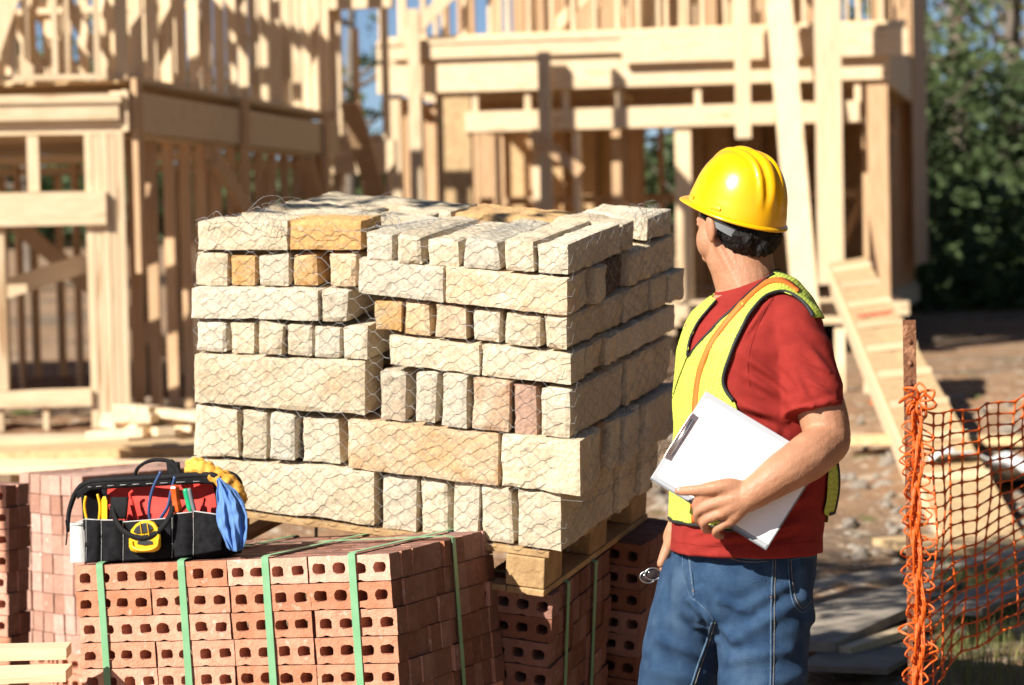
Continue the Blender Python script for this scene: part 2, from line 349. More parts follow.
# ------------------------------------------------------------------ stone stack
S0 = P(551, 551, 6.2)
sv = D(.362, .169, .917).normalized()
su = D(-.934, .0934, .345); su = (su - sv*su.dot(sv)).normalized()
sw = sv.cross(su); sw = sw if sw.z > 0 else -sw
def sp(s, t, h): return S0 + su*s + sv*t + sw*h       # s leftwards along the front, t away, h up
def loc(p): d = p-S0; return d.dot(su), d.dot(sv), d.dot(sw)
def stone(c8, name, label, stain=0.0, col=(.58,.33,.13), amp=.004, chip=.009, group='stones in the wire wrapped stack'):
    seed = V((random.uniform(-50,50), random.uniform(-50,50), random.uniform(-50,50)))
    c8 = [V(c) for c in c8]
    L1 = (c8[1]-c8[0]).length; L2 = (c8[2]-c8[0]).length; L3 = (c8[4]-c8[0]).length
    n1, n2, n3 = [max(4, min(34, int(l/.0125))) for l in (L1, L2, L3)]
    def tri(a, b, c):
        p = V((0,0,0))
        for k in (0,1):
            for j in (0,1):
                for i in (0,1): p += c8[i+2*j+4*k]*((a if i else 1-a)*(b if j else 1-b)*(c if k else 1-c))
        return p
    ctr = tri(.5,.5,.5)
    A = [(c8[1]-c8[0]).normalized(), (c8[2]-c8[0]).normalized(), (c8[4]-c8[0]).normalized()]
    idx = {}; vs = []; fs = []
    def vid(i, j, k):
        if (i,j,k) in idx: return idx[(i,j,k)]
        a, b, c = i/n1, j/n2, k/n3; p = tri(a, b, c)
        d = [min(a,1-a)*L1, min(b,1-b)*L2, min(c,1-c)*L3]   # distance to each face pair
        # rounding of arrises where two faces meet, uneven
        ds = sorted(d); e = ds[1]
        ch = chip*(.45+.9*abs(noise.noise((p+seed)*16)))
        q = p.copy()
        if e < ch:
            pull = (ch-e)*.62
            for x in range(3):
                if d[x] <= ds[1]+1e-6:
                    sg = (-1 if (a,b,c)[x] > .5 else 1); q += A[x]*sg*pull*.7
        # facets left by the splitter
        pp = p+seed
        f = amp*1.6*noise.noise(pp*9) + amp*noise.noise(pp*26) + .5*amp*noise.noise(pp*60)
        cell = noise.cell_vector(pp*11+V((noise.noise(pp*8),)*3)*1.4)
        f += amp*.9*(cell.x-.5)
        out = V((0,0,0))
        for x in range(3):
            if d[x] < 1e-6: out += A[x]*(1 if (a,b,c)[x] > .5 else -1)
        if out.length: q += out.normalized()*(f-.3*amp)
        vs.append(q); idx[(i,j,k)] = len(vs)-1; return len(vs)-1
    for i in range(n1):
        for j in range(n2):
            for k in (0, n3):
                fs.append((vid(i,j,k),vid(i+1,j,k),vid(i+1,j+1,k),vid(i,j+1,k)))
    for i in range(n1):
        for k in range(n3):
            for j in (0, n2): fs.append((vid(i,j,k),vid(i+1,j,k),vid(i+1,j,k+1),vid(i,j,k+1)))
    for j in range(n2):
        for k in range(n3):
            for i in (0, n1): fs.append((vid(i,j,k),vid(i,j+1,k),vid(i,j+1,k+1),vid(i,j,k+1)))
    m = MB(); m.v = vs; m.f = fs
    o = m.build(name, M['stone']); o.color = (*col, stain); tag(o, label, 'stone', group); return o
def front_stone(x0, x1, ta, tb, ba, bb, depth, label, stain, col, dt=0.0, **k):
    # outline on the front plane of the stack, carried back along the depth direction
    if x1-x0 < 50:
        a, b_, c_, d_ = [random.uniform(-1.7,1.7) for _ in range(4)]; e_, f_ = random.uniform(-1,3.2), random.uniform(-1,3.2)
    else: a = b_ = c_ = d_ = 0; e_, f_ = random.uniform(-1,1), random.uniform(-1,1.4)
    if x1 > 560: b_ = d_ = 0
    p0 = S0 + sv*dt; q = [on_plane(x, y, p0, sv) for x, y in ((x0+.6+a,ba-.4),(x1-.6+b_,bb-.4),(x0+.6+c_,ta+.5+e_),(x1-.6+d_,tb+.5+f_))]
    j = [(random.uniform(-.004,.004)) for _ in range(4)]
    c = [q[0],q[1],q[0]+sv*depth+su*j[0],q[1]+sv*depth+su*j[1],q[2],q[3],q[2]+sv*depth+su*j[2],q[3]+sv*depth+su*j[3]]
    return stone(c, 'rough_stone', label, stain, col, **k)
CRM=(.60,.36,.17); ORA=(.60,.34,.12); PNK=(.56,.31,.17); RED=(.40,.17,.09); GRY=(.47,.42,.33)
def lin(x, xa, ya, xb, yb): return ya+(yb-ya)*(x-xa)/(xb-xa)
# right half: course -> top line, bottom line, list of (x0, x1, stain, colour, word)
RH = [
 ((362,231,569,243),(362,263,569,276),[(364,393,.1,CRM,'cream'),(394,423,.1,CRM,'cream'),(427,460,.1,CRM,'cream'),(462,500,.1,CRM,'cream'),(503,535,.0,GRY,'greyish'),(537,569,.05,CRM,'cream')]),
 ((357,258,569,277),(357,294,569,317),[(357,444,.1,GRY,'long pale'),(444.6,568,.34,CRM,'long buff-veined')]),
 ((372,297,569,315),(372,331,569,352),[(373,401,.62,ORA,'orange'),(403,432,.5,ORA,'half orange half cream'),(435,468,.62,CRM,'tan'),(470,502,.42,CRM,'cream and tan'),(503,541,.15,CRM,'cream'),(542.5,568,.0,GRY,'pale')]),
 ((388,334,569,353),(388,366,572,386),[(388,480,.1,CRM,'long cream'),(480.6,572,.18,CRM,'long cream')]),
 ((379,367,571,387),(379,420,571,440),[(379,407,.5,CRM,'tan edged'),(413,437,.12,CRM,'cream'),(440,469,.1,CRM,'cream'),(471.5,511,.46,PNK,'pinkish'),(512.5,537,.8,RED,'reddish brown'),(539,571,.15,CRM,'cream')]),
 ((346,419,582,441),(346,469,582,497),[(346,499,.5,CRM,'long tan'),(500,581,.14,CRM,'cream')]),
 ((382,472,568,493),(382,529,568,553),[(383,417,.1,CRM,'cream'),(420,449,.14,CRM,'cream'),(451,479,.1,CRM,'cream'),(481.5,514,.12,CRM,'cream'),(517,562,.1,CRM,'broad cream')]),
]
LH = [
 ((196,220,362,219),(196,251,362,251),[(196,288,.15,CRM,'long pale'),(288.5,362,.8,ORA,'long bright orange')]),
 ((195,252,357,252),(195,286,357,288),[(195,227,0,GRY,'pale grey'),(230,257,.7,ORA,'orange'),(258.5,289,.12,GRY,'pale grey'),(291,318,.66,ORA,'orange'),(326,356,.5,CRM,'tan sided')]),
 ((189,286,350,289),(189,319,350,323),[(190,319,.1,CRM,'long cream'),(320,349,.08,CRM,'cream')]),
 ((193,320,368,325),(193,352,368,361),[(194,226,.08,CRM,'cream'),(229,255,.12,CRM,'cream'),(256,283,.16,CRM,'cream'),(284,313,.1,CRM,'cream'),(313.6,340,.1,CRM,'cream'),(341.5,368,.1,CRM,'cream')]),
 ((193,353,366,361),(193,403,366,417),[(193,366,.22,CRM,'long pinkish cream')]),
 ((193,404,345,418),(193,456,345,466),[(193,239,.1,CRM,'broad cream'),(241,267,.1,CRM,'cream'),(268.5,297,.1,CRM,'cream'),(299,340,.22,CRM,'broad cream')]),
 ((186,458,381,471),(186,503,381,528),[(187,375,.08,CRM,'long cream')]),
]
EPS2 = ['top course','second course down','third course down','fourth course down','fifth course down','sixth course down','bottom course']
EPS = ['top course','second course from the top','third course from the top','middle course','fifth course from the top','sixth course from the top','bottom course']
random.seed(11)
for half, rows in (('right', RH), ('left', LH)):
    for r, (tl, bl, st) in enumerate(rows):
        for i, (x0, x1, stn, col, word) in enumerate(st):
            longrun = x1-x0 > 55
            depth = .12 if longrun else .24
            last = half == 'right' and i == len(st)-1
            if half == 'right' and r == 0: depth = [.36,.38,.36,.40,.42,.40][i]
            if last and not longrun: depth = .40
            if last and longrun: depth = .10
            dt = random.uniform(-.006, .016)*(1 if not longrun else .5) + (.02 if half == 'left' and r < 2 else 0) - (.012 if (last and r in (5,)) else 0)
            if r == 5 and half == 'left' and i == 3: dt += .01
            tj = 0
            lab = '%s stone, %s from left, %s, %s half of the stack' % (word, ORDN[i], EPS2[r], half) if len(st) > 1 else '%s stone, %s, left half of the stack' % (word, EPS2[r])
            front_stone(x0, x1, lin(x0,*tl)+tj, lin(x1,*tl)+tj, lin(x0,*bl), lin(x1,*bl), depth, lab, stn, col, dt,
                        amp=.0024, chip=random.uniform(.006,.014) if not longrun else .0065)
# heights of the course joints at the right corner
HB = []
for r, (tl, bl, st) in enumerate(RH):
    HB.append((loc(on_plane(566, lin(566,*bl), S0, sv))[2], loc(on_plane(566, lin(566,*tl), S0, sv))[2]))
LT = .80
def sbox(s0, s1, t0, t1, h0, h1): return [sp(s, t, h) for h in (h0, h1) for t in (t0, t1) for s in (s0, s1)]
sR = [loc(on_plane(st[-1][1], lin(st[-1][1],*bl), S0, sv))[0] for tl, bl, st in RH]
# right-hand side of the stack, behind the corner stones
side = {0:[(.41,.50,.0),(.61,.82,.0)], 1:[(.105,.165,.008),(.17,.25,-.012),(.262,.44,.012),(.45,.83,-.008)], 2:[(.41,.62,-.005),(.63,.74,-.015),(.745,.85,-.03)],
        3:[(.105,.17,.0),(.175,.24,.008),(.25,.32,-.01),(.33,.82,-.005)], 4:[(.41,.78,-.005)], 5:[(.10,.18,.01),(.19,.25,.03),(.255,.33,.012),(.335,.42,.0),(.425,.5,.016),(.505,.8,.0)],
        6:[(.41,.5,-.01),(.51,.58,0),(.59,.68,-.01),(.69,.80,.01)]}
for r in side:
    for i, (t0, t1, ds) in enumerate(side[r]):
        s0 = sR[r]+ds; h0, h1 = HB[r]
        if r == 0 and i == 1: h1 -= .012
        stn, col, word = (.15, CRM, 'shaded')
        if r == 1 and i == 2: stn, col, word = .98, (.07,.03,.012), 'dark brown'
        if r == 5 and i == 1: stn, col, word = .7, (.36,.21,.10), 'rusty'
        stone(sbox(s0+(.20 if not(r==1 and i<3) else .16), s0, t0, t1, h0+.002, h1-.002), 'rough_stone',
              '%s stone, %s behind the corner, %s, right side of stack' % (word, ORDN[i], EPS2[r]), stn, col, chip=.010)
sL = loc(on_plane(192, 290, S0, sv))[0]
# back row and left row of every course
for r in range(7):
    h0 = HB[r][0]; h1 = HB[r][1]
    if r == 0: h1 -= .034
    for i, (a, b) in enumerate([(sR[r]+.21, .52), (.53, sL-.02)]):
        # top course: the one whose orange inner face shows
        stn, col = (.75, (.60,.36,.15)) if (r == 0 and i == 0) else (.15, CRM)
        stone(sbox(b, a, LT-.22+.004*i, LT-.02, h0+.002, h1-.002), 'rough_stone',
              '%s stone along the back of the stack, %s' % ('long orange-faced' if stn > .5 else ('pale right-hand' if i == 0 else 'pale left-hand'), EPS2[r]), stn, col)
    for i, (a, b) in enumerate([(.27, .42), (.43, LT-.24)]):
        stone(sbox(sL, sL-.2, a, b, h0+.002, h1-.002), 'rough_stone', 'pale stone on the left side of the stack, %s end, %s' % (('near','far')[i], EPS2[r]), .1, CRM)
h0, h1 = HB[0]
for i, (a, b, c, d) in enumerate([(.50,.62,.16,.34),(.63,.82,.17,.40),(.70,.84,.40,.56),(.55,.68,.40,.56)]):
    stone(sbox(b, a, c, d, h0-.02, h1-(.022 if d < .41 else .036)), 'rough_stone', 'flat pale stone on the top left of the stack, %s from its corner' % ORDN[(1,0,2,3)[i]], .05, GRY, amp=.003)

# ------------------------------------------------------------------ chicken wire draped over the stack
def hexnet(width, height, cw, chh):
    segs = []; t = cw*.16; nrow = int(height/(chh/2)); ncol = int(width/cw)+1
    for j in range(nrow+1):
        y = j*chh/2; off = (j % 2)*cw/2
        for i in range(-1, ncol):
            x = i*cw+off
            segs.append([(x, y), (x+t, y)])
            segs.append([(x+t, y), (x+cw/2, y+chh/2)]); segs.append([(x, y), (x-cw/2+t, y+chh/2)])
    return segs
wire = MB(); random.seed(5)
WR = .00052
HT = HB[0][1]
def jit(q, h, k=0): return V((noise.noise(V((q*14,h*14,k))), noise.noise(V((q*14,h*14,k+9))), noise.noise(V((q*9,h*9,k+20)))))
smax = sL+.01
corner = sL-.006
def wpos(q, h):
    # q runs from the stack's left edge across the front, round the corner, along the right side
    j = jit(q, h); qq = q + j.x*.013; hh = h + j.y*.010; off = .012+.009*j.z
    if hh > HT+.006:                      # bends over the top edge
        ex = hh-HT-.006; hh = HT+.006+.006*j.z; tt = ex
    else: tt = 0
    r = int(min(6, max(0, (HT-h)/(HT/7))))
    if qq < corner:
        hh -= (.028*sst(.42,.60,corner-qq)+.045*tt)*(1 if tt else 0)
        return sp(corner-qq, -off+tt, hh)
    sx = min(0, sR[r]+.004) if r in (5,) else sR[r]+.002
    return sp(sx-off*.7, (qq-corner)+0, hh) if tt == 0 else None
for (a, b) in hexnet(corner+LT-.03, HT+.30, .064, .039):
    pts = []
    ok = True
    for k in range(2):
        x, y = (a, b)[k]
        if x < .004: ok = False; break
        p = wpos(x, y)
        if p is None: ok = False; break
        pts.append(p)
    if not ok or (pts[0]-pts[1]).length > .09: continue
    if a[1] > HT+.02 and noise.noise(V((a[0]*5, a[1]*5, 2))) > .18: continue
    mid = (pts[0]+pts[1])/2 + V(jit(a[0]*3, a[1]*3, 4))*.002
    wire.tube([pts[0], mid, pts[1]], WR*(1.35 if a[1] == b[1] else 1), 4)
def tangle(c, rad, n, flat=.4):
    for i in range(n):
        p = c + su*random.uniform(-1,1)*rad + sv*random.uniform(-1,1)*rad*.7 + sw*random.uniform(0,1)*rad*flat
        d = V((random.uniform(-1,1),random.uniform(-1,1),random.uniform(-.5,.35))).normalized(); pts = [p]
        for k in range(6):
            d = (d+V((random.uniform(-1,1),random.uniform(-1,1),random.uniform(-.8,.35)))*.7).normalized(); pts.append(pts[-1]+d*rad*.22)
        wire.tube(smooth_curve(pts, 3), WR, 4)
def topat(px, py): return on_plane(px, py, S0+sw*(HT+.01), sw)
tangle(topat(270, 214), .05, 16, .5); tangle(topat(380, 216), .05, 26, .3); tangle(topat(642, 212), .04, 30, .6); tangle(topat(525, 226), .05, 18, .2); tangle(topat(590,216), .05, 10, .2)
for (a, b, h) in [((245,214),(278,196),.03),((262,214),(300,199),.035),((360,214),(392,192),.02),((300,214),(262,204),.02)]:
    p = topat(*a); q = P(b[0], b[1], proj(p)[2]); wire.tube(smooth_curve([p, (p+q)/2+sw*h*.6, q, q+D(.02,-.02,0)], 5), WR, 4)
o = wire.build('chicken_wire', M['wire']); tag(o, 'galvanised hexagonal chicken wire netting draped over the stone stack', 'wire netting')

# ------------------------------------------------------------------ pallet under the stones
root = empty('wooden_pallet', sp(.45, .4, -.115), 'worn wooden pallet with block feet under the stone stack', 'pallet')
def part(name, fn, m, parent, **k):
    b = MB(); fn(b); return b.build(name, m, parent, **k)
def pbox(s0, s1, t0, t1, h0, h1): return lambda b: b.hexa(sbox(s0, s1, t0, t1, h0, h1))
for i in range(7):
    t = .0+i*.118; part('deck_board', pbox(-.005+random.uniform(-.01,.01), sL, t, t+.09, -.020, -.004), M['pallet'], root, bevel=.002)
for s in (.012, .42, sL-.11):
    part('bottom_board', pbox(s-.0, s+.10, -.01, LT+.02, -.118, -.102), M['pallet'], root, bevel=.002)
    for t in (-.005, .34, .68): part('block', pbox(s+.002, s+.105, t, t+.13, -.100, -.022), M['pallet'], root, bevel=.003)
for t in (-.008, .775): part('bottom_board', pbox(.115, sL-.115, t, t+.06, -.118, -.102), M['pallet'], root, bevel=.002)

# ------------------------------------------------------------------ bricks
def brick_mesh(seed, w=.2140, d=.0545, h=.0625, holes=4):
    rnd = random.Random(seed); m = MB(); g_ = .0006; W = w-2*g_; H = h-2*g_
    cw = W/holes
    def ring(cx, cz):
        per = []
        for k in range(16):
            s_, i = divmod(k, 4); f = i/4
            a = [(-.5+f,-.5),(.5,-.5+f),(.5-f,.5),(-.5,.5-f)][s_]; per.append((cx+a[0]*cw, cz+a[1]*H))
        hw, hh = rnd.uniform(.0158,.018), rnd.uniform(.0118,.0138); ox, oz = rnd.uniform(-.001,.001), rnd.uniform(-.002,.001)
        hole = []
        for k in range(16):
            s_, i = divmod(k, 4); f = i/4; a = [(-1+2*f,-1),(1,-1+2*f),(1-2*f,1),(-1,1-2*f)][s_]
            r = math.hypot(*a); q = (abs(a[0])**3.2+abs(a[1])**3.2)**(1/3.2); jx = rnd.uniform(-.0011,.0011)
            hole.append((cx+ox+a[0]/q*hw+jx, cz+oz+a[1]/q*hh+rnd.uniform(-.0011,.0011)))
        return per, hole
    for c in range(holes):
        cx = -W/2+cw*(c+.5); per, hole = ring(cx, H/2+g_)
        per = [(x, z+(.0035 if (k == 2 and c % 2 == 0) else 0)) for k, (x, z) in enumerate(per)]
        n = 16; vs = []
        for y in (0, d): vs += [V((x, y, z)) for x, z in per]
        for y in (0, d): vs += [V((x, y, z)) for x, z in hole]
        inset = [(cx+(x-cx)*.97, z) for x, z in hole]
        fs = []
        for k in range(n):
            k2 = (k+1) % n
            fs += [(k, k2, 2*n+k2, 2*n+k), (n+k2, n+k, 3*n+k, 3*n+k2), (2*n+k, 2*n+k2, 3*n+k2, 3*n+k)]
            s_ = k//4
            if s_ in (0, 2) or (s_ == 1 and c == holes-1) or (s_ == 3 and c == 0): fs.append((k2, k, n+k, n+k2))
        m.add(vs, fs)
    me = m.mesh('brick'); 
    bm = bmesh.new(); bm.from_mesh(me); bmesh.ops.remove_doubles(bm, verts=bm.verts, dist=.0001)
    for v in bm.verts:
        p = v.co; q = V((p.x, p.y, p.z))+V((seed*3.1,0,0)); v.co += V((noise.noise(q*30)*.0016, noise.noise(q*40+V((5,5,5)))*.0022, noise.noise(q*30+V((9,9,9)))*.0013))
    bmesh.ops.recalc_face_normals(bm, faces=bm.faces); bm.to_mesh(me); bm.free(); return me
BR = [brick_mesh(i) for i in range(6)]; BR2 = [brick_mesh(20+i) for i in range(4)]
BR3 = [brick_mesh(40+i) for i in range(4)]
for ms, a, b in ((BR, 'brick', 'brickskin'), (BR2, 'brick_shade', 'brickskin'), (BR3, 'brick2', 'brickdust')):
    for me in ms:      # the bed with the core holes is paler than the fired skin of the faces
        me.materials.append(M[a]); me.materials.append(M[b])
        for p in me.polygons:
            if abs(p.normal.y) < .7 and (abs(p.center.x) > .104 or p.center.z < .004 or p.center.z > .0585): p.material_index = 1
BH = .0635; BD = .0585
class Cube:
    """Axes of a strapped brick cube: o = top front right corner, u leftwards, v away, w up."""
    def __init__(s, o, u, v, w=None):
        s.o = o; s.v = v.normalized(); s.u = (u-s.v*u.dot(s.v)).normalized(); s.w = s.v.cross(s.u)
        if s.w.z < 0: s.w = -s.w
    def p(s, a, b, c): return s.o+s.u*a+s.v*b+s.w*c
def cube_bricks(C, nc, nd, rows, where, group, W=.2158, topfill=True, meshes=BR, skipfn=None, vis_left=False):
    n = 0
    rot = Matrix((-C.u, C.v, C.w)).transposed().to_4x4()
    for r in range(rows):
        for j in range(nd):
            for c in range(nc):
                if not (j == 0 or c == 0 or (r == 0 and topfill) or (vis_left and c == nc-1)): continue
                if skipfn and skipfn(r, j, c): continue
                me = meshes[random.randrange(len(meshes))]; o = bpy.data.objects.new('brick', me); COL.objects.link(o)
                a = c*(W+.0012)+W/2+random.uniform(-.0012,.0012)*2; b = j*BD+random.uniform(-.003,.003)
                if j == 0: b = random.uniform(-.003,.003)
                if c == 0: a += random.uniform(-.006,.004)
                p = C.p(a, b, -(r+1)*BH)
                o.matrix_world = Matrix.Translation(p) @ rot @ Matrix.Rotation(random.uniform(-.008,.008), 4, 'Z'); ORG[o.name] = p
                if j == 0: lab = 'holed brick, %s from the right, %s course, front of %s' % (ORDN[c], ORD[r], where)
                elif c == 0: lab = 'brick end, %s from corner, %s course, right side of %s' % (ORDN[j], ORD[r], where)
                elif r == 0: lab = 'brick on top of %s, %s from right, %s row back' % (where, ORDN[c], ORDN[j])
                else: lab = 'brick on the left side of %s, %s back, %s course' % (where, ORDN[j], ORD[r])
                tag(o, lab, 'brick', group); n += 1
    return n
def lower_courses(C, nc, nd, rows, total, label, W=.2158, cat='bricks'):
    m = MB()                         # courses below what the photograph shows, down to the ground
    rot = Matrix((-C.u, C.v, C.w)).transposed()
    src = BR[0]
    for r in range(rows, total):
        for j in range(nd):
            for c in range(nc):
                if j and c and c < nc-1 and j < nd-1: continue
                p = C.p(c*(W+.001)+W/2, j*BD, -(r+1)*BH)
                m.add([p+rot @ v.co for v in src.vertices], [tuple(f.vertices) for f in src.polygons])
    o = m.build('lower_brick_courses', M['brick']); tag(o, label, cat, None, 'stuff'); return o
total = 0
# front cube
CF = Cube(P(390.5, 553, 5.77), D(-.80,-.06,.33), D(.226,.0165,.52))
total += cube_bricks(CF, 4, 10, 6, 'the strapped front stack', 'bricks in the strapped front stack')
lower_courses(CF, 4, 10, 6, 14, 'lower courses of red bricks at the foot of the strapped front stack')
def strapv(b, C, a, n_front=1, top=True, depth=.58, hgt=.89, back=True, w=.019):
    pts = []; ns = []; wd = []
    path = [(-.004, -hgt), (-.004, -hgt*.5), (-.004, -.01), (-.003, .002), (.01, .004), (depth*.5, .004), (depth-.01, .004), (depth+.004, -.004), (depth+.004, -hgt)]
    for bb, cc in path:
        pts.append(C.p(a+.003*math.sin(cc*9), bb, cc)); ns.append((-C.v if bb < 0 else (C.v if bb > depth else C.w))); wd.append(C.u)
    b.band(pts, ns, wd, w, .0015)
def straps(b, C, t, Wt, hgt=.89, w=.018):
    path = [(-.004, -hgt), (-.004, -hgt*.5), (-.005, -.01), (-.004, .002), (.01, .006), (Wt*.5, .006), (Wt-.01, .006), (Wt+.004, -.004), (Wt+.004, -hgt)]
    pts = [C.p(a, t+.004*math.sin(c*7), c) for a, c in path]; ns = [(-C.u if a < 0 else (C.u if a > Wt else C.w)) for a, c in path]
    b.band(pts, ns, [C.v]*len(path), w, .0015)
WHERE = ['rightmost','third from the left','second from the left','leftmost']
for i in range(4):
    b = MB(); strapv(b, CF, (.10+.23*i)); o = b.build('plastic_strap', M['strap'])
    tag(o, 'green plastic strap, %s of four, down the front of the brick stack' % WHERE[i], 'strap', 'green straps on the front brick stack')
b = MB(); straps(b, CF, .335, .868); o = b.build('plastic_strap', M['strap']); tag(o, 'narrow green strap running down the shaded right side of the front brick stack', 'strap', 'green straps on the front brick stack')

# cubes carrying the pallet: near one and far one
def under(s, t, h=-.1195): return sp(s, t, h)
CB = Cube(under(.005, .02), su, sv); CC = Cube(under(-.06, .56), su, sv)
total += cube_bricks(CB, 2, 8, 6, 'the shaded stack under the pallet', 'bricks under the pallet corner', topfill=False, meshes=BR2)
lower_courses(CB, 4, 8, 6, 13, 'lower bricks at the foot of the shaded stack under the pallet corner')
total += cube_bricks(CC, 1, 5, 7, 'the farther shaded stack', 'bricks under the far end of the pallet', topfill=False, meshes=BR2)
lower_courses(CC, 4, 5, 7, 13, 'lower bricks at the foot of the far shaded stack under the pallet')
for (C, t, k) in ((CB, .12, 'first'), (CB, .33, 'second')):
    b = MB(); straps(b, C, t, .8, .8); o = b.build('plastic_strap', M['strap']); tag(o, 'green strap on the shaded brick stack under the pallet, %s from the corner' % k, 'strap', 'straps on the shaded brick stacks')
b = MB(); strapv(b, CC, .17, hgt=.8, depth=.3); o = b.build('plastic_strap', M['strap']); tag(o, 'green strap on the holed front of the far shaded brick stack', 'strap', 'straps on the shaded brick stacks')
# left-hand cubes behind the tool bag, side faces turned to the camera
CD = Cube(P(82, 476, 7.9), D(-.72,-.0,.70), D(.70,.03,.72))
rotD = Matrix.Rotation(math.pi/2, 3, 'Z')
def side_cube(C, cols, rows, where, group, W=.2158, meshes=BR3, nd=3, first=0):
    rot = (Matrix((-C.u, C.v, C.w)).transposed() @ rotD).to_4x4(); n = 0
    for r in range(rows):
        for i in range(cols):
            for k in range(nd):
                if k and r: continue
                if r and i < first: continue
                o = bpy.data.objects.new('brick', meshes[random.randrange(len(meshes))]); COL.objects.link(o)
                p = C.p(i*BD, W*(k+.5)+random.uniform(-.004,.004), -(r+1)*BH-(.004*math.sin(i*.6)))
                o.matrix_world = Matrix.Translation(p) @ rot; ORG[o.name] = p
                lab = ('dusty brick end, %s from the right, %s course, %s' % (ORDN[i], ORD[r], where)) if k == 0 else 'brick on top of %s, %s from right, %s row' % (where, ORDN[i], ORDN[k])
                tag(o, lab, 'brick', group); n += 1
    return n
total += side_cube(CD, 6, 9, 'stack behind the tool bag', 'bricks of the stack behind the tool bag', first=0)
lower_courses(CD, 2, 6, 9, 14, 'lower bricks at the foot of the stack behind the tool bag', W=.18)
CE = Cube(P(8, 486, 7.3), D(-.93,.02,.36), D(.36,.04,.93))
total += cube_bricks(CE, 1, 2, 9, 'leaning stack at the left edge', 'bricks at the left edge of the photo', topfill=True, meshes=BR)
lower_courses(CE, 2, 2, 9, 14, 'lower bricks at the foot of the leaning stack at the left edge')
print('bricks', total)
# ------------------------------------------------------------------ house frames
YAW = math.radians(9.7)
hx = V((math.cos(YAW), -math.sin(YAW), 0)); hy = V((math.sin(YAW), math.cos(YAW), 0)); hz = V((0,0,1))
class Frame:
    def __init__(s, o, root, dx=hx, dy=hy): s.o = o; s.root = root; s.n = {}; s.dx = dx; s.dy = dy; s.rest = {}
    def p(s, a, b, c): return s.o+s.dx*a+s.dy*b+hz*c
    def member(s, name, a0, a1, b0, b1, c0, c1, m=None, jit=.0):
        k = s.n.get(name, 0); s.n[name] = k+1
        j = random.uniform(-jit, jit)
        h = [s.p(a+j, b, c) for c in (c0, c1) for b in (b0, b1) for a in (a0, a1)]
        if m is None: m = M['wood_v'] if (c1-c0) > max(abs(a1-a0), abs(b1-b0)) else M['wood_h']
        if k >= 98 : s.rest.setdefault((name, m.name), MB()).hexa(h); return None
        b = MB(); b.hexa(h); return b.build(name, m, s.root)
    def stick(s, name, p, q, w=.089, d=.038, m=None, side=None, label=None):
        b = MB(); b.bar(s.p(*p), s.p(*q), w, d, side or s.dx); o = b.build(name, m or M['wood_v'], s.root); s.n[name] = s.n.get(name, 0)+1
        if label: o['label'] = label
        return o
    def wall_a(s, b, a0, a1, c0, c1, sp_=.406, th=.14, top=1, m=None, skip=0, cut=None):   # wall running along a
        s.member('plate', a0, a1, b, b+th, c0, c0+.038)
        if top: s.member('plate', a0, a1, b, b+th, c1-.076, c1)
        a = a0+.02; t = c1-.078 if top else c1
        while a < a1-.04:
            if random.random() >= skip and not (cut and cut[0] < a < cut[1]): s.member('stud', a, a+.04, b+.002, b+th-.002, c0+.04, t, m, jit=.03)
            a += sp_
    def wall_b(s, a, b0, b1, c0, c1, sp_=.406, th=.14, top=1, m=None, skip=0):
        s.member('plate', a-th, a, b0, b1, c0, c0+.038)
        if top: s.member('plate', a-th, a, b0, b1, c1-.076, c1)
        b = b0+.02; t = c1-.078 if top else c1
        while b < b1-.04:
            if random.random() >= skip: s.member('stud', a-th+.002, a-.002, b, b+.04, c0+.04, t, m, jit=0)
            b += sp_
    def flush(s):
        for (name, mn), mb in s.rest.items():
            o = mb.build(name, bpy.data.materials[mn], s.root); o['kind'] = 'stuff'
random.seed(21)
# ---- left wing: near corner post stands at a=0, b=0
A0 = P(131, 437, 18.0)
LW = Frame(A0, empty('timber_house_frame', V((A0.x, A0.y, gz(A0.x, A0.y))), 'pale timber house frame at the left, two storeys of open stud walls', 'house frame', 'timber frames of the unfinished house'))
px18 = 1/139.0
def zl(y): return (437-y)*px18
LA = Frame(A0, LW.root, V((math.cos(.0), .10, 0)).normalized(), V((-.10,1,0)).normalized()); LA.n = LW.n; LA.rest = LW.rest
# near front wall, left of the corner
for i in range(5): LA.member('corner_post', -.275+.056*i, -.223+.056*i, 0.004*(i % 2), .14, 0, zl(122))
LA.member('header', -3.2, -.13, -.045, -.003, zl(224), zl(191))
LA.member('plate', -3.2, .0, -.002, .14, zl(134), zl(121)); 
LA.member('rim_joist', -3.2, -.02, -.06, -.02, zl(120), zl(104)); LA.member('plate', -3.2, .0, -.08, .14, zl(103.5), zl(95))
LA.member('stud', -.68, -.60, 0, .09, zl(190), zl(135)); LA.member('stud', -1.75, -1.67, 0, .09, zl(190), zl(135))
LA.member('stud', -.94, -.86, 0, .14, zl(387), zl(225)); LA.member('sill', -3.2, -.27, -.03, .14, zl(404), zl(388))
for a in (-.62, -.94, -1.35, -1.9): LA.member('cripple', a, a+.04, 0, .12, 0, zl(405))
LA.member('floor_plate', -3.2, .02, -.05, .14, -.04, 0); LA.member('rim_joist', -3.2, .02, -.045, 0.0, -.30, -.042)
LA.stick('brace', (-2.4, .30, zl(350)), (-.30, .30, zl(262)), .14, .038, M['wood_h'])
# floor and ceiling of the left wing
LW.member('floor_sheet', -7, -.04, .15, 6.4, -.04, -.02, M['osb'])
for i in range(15): LW.member('joist', -6.9, -.16, .3+i*.406, .338+i*.406, zl(122)-.0, zl(122)+.235)
LW.member('floor_sheet', -7, -.03, .02, 6.4, 2.545, 2.565, M['osb'])
for i in range(15): LW.member('floor_joist', -6.9, -.06, .2+i*.406, .238+i*.406, -.28, -.045)
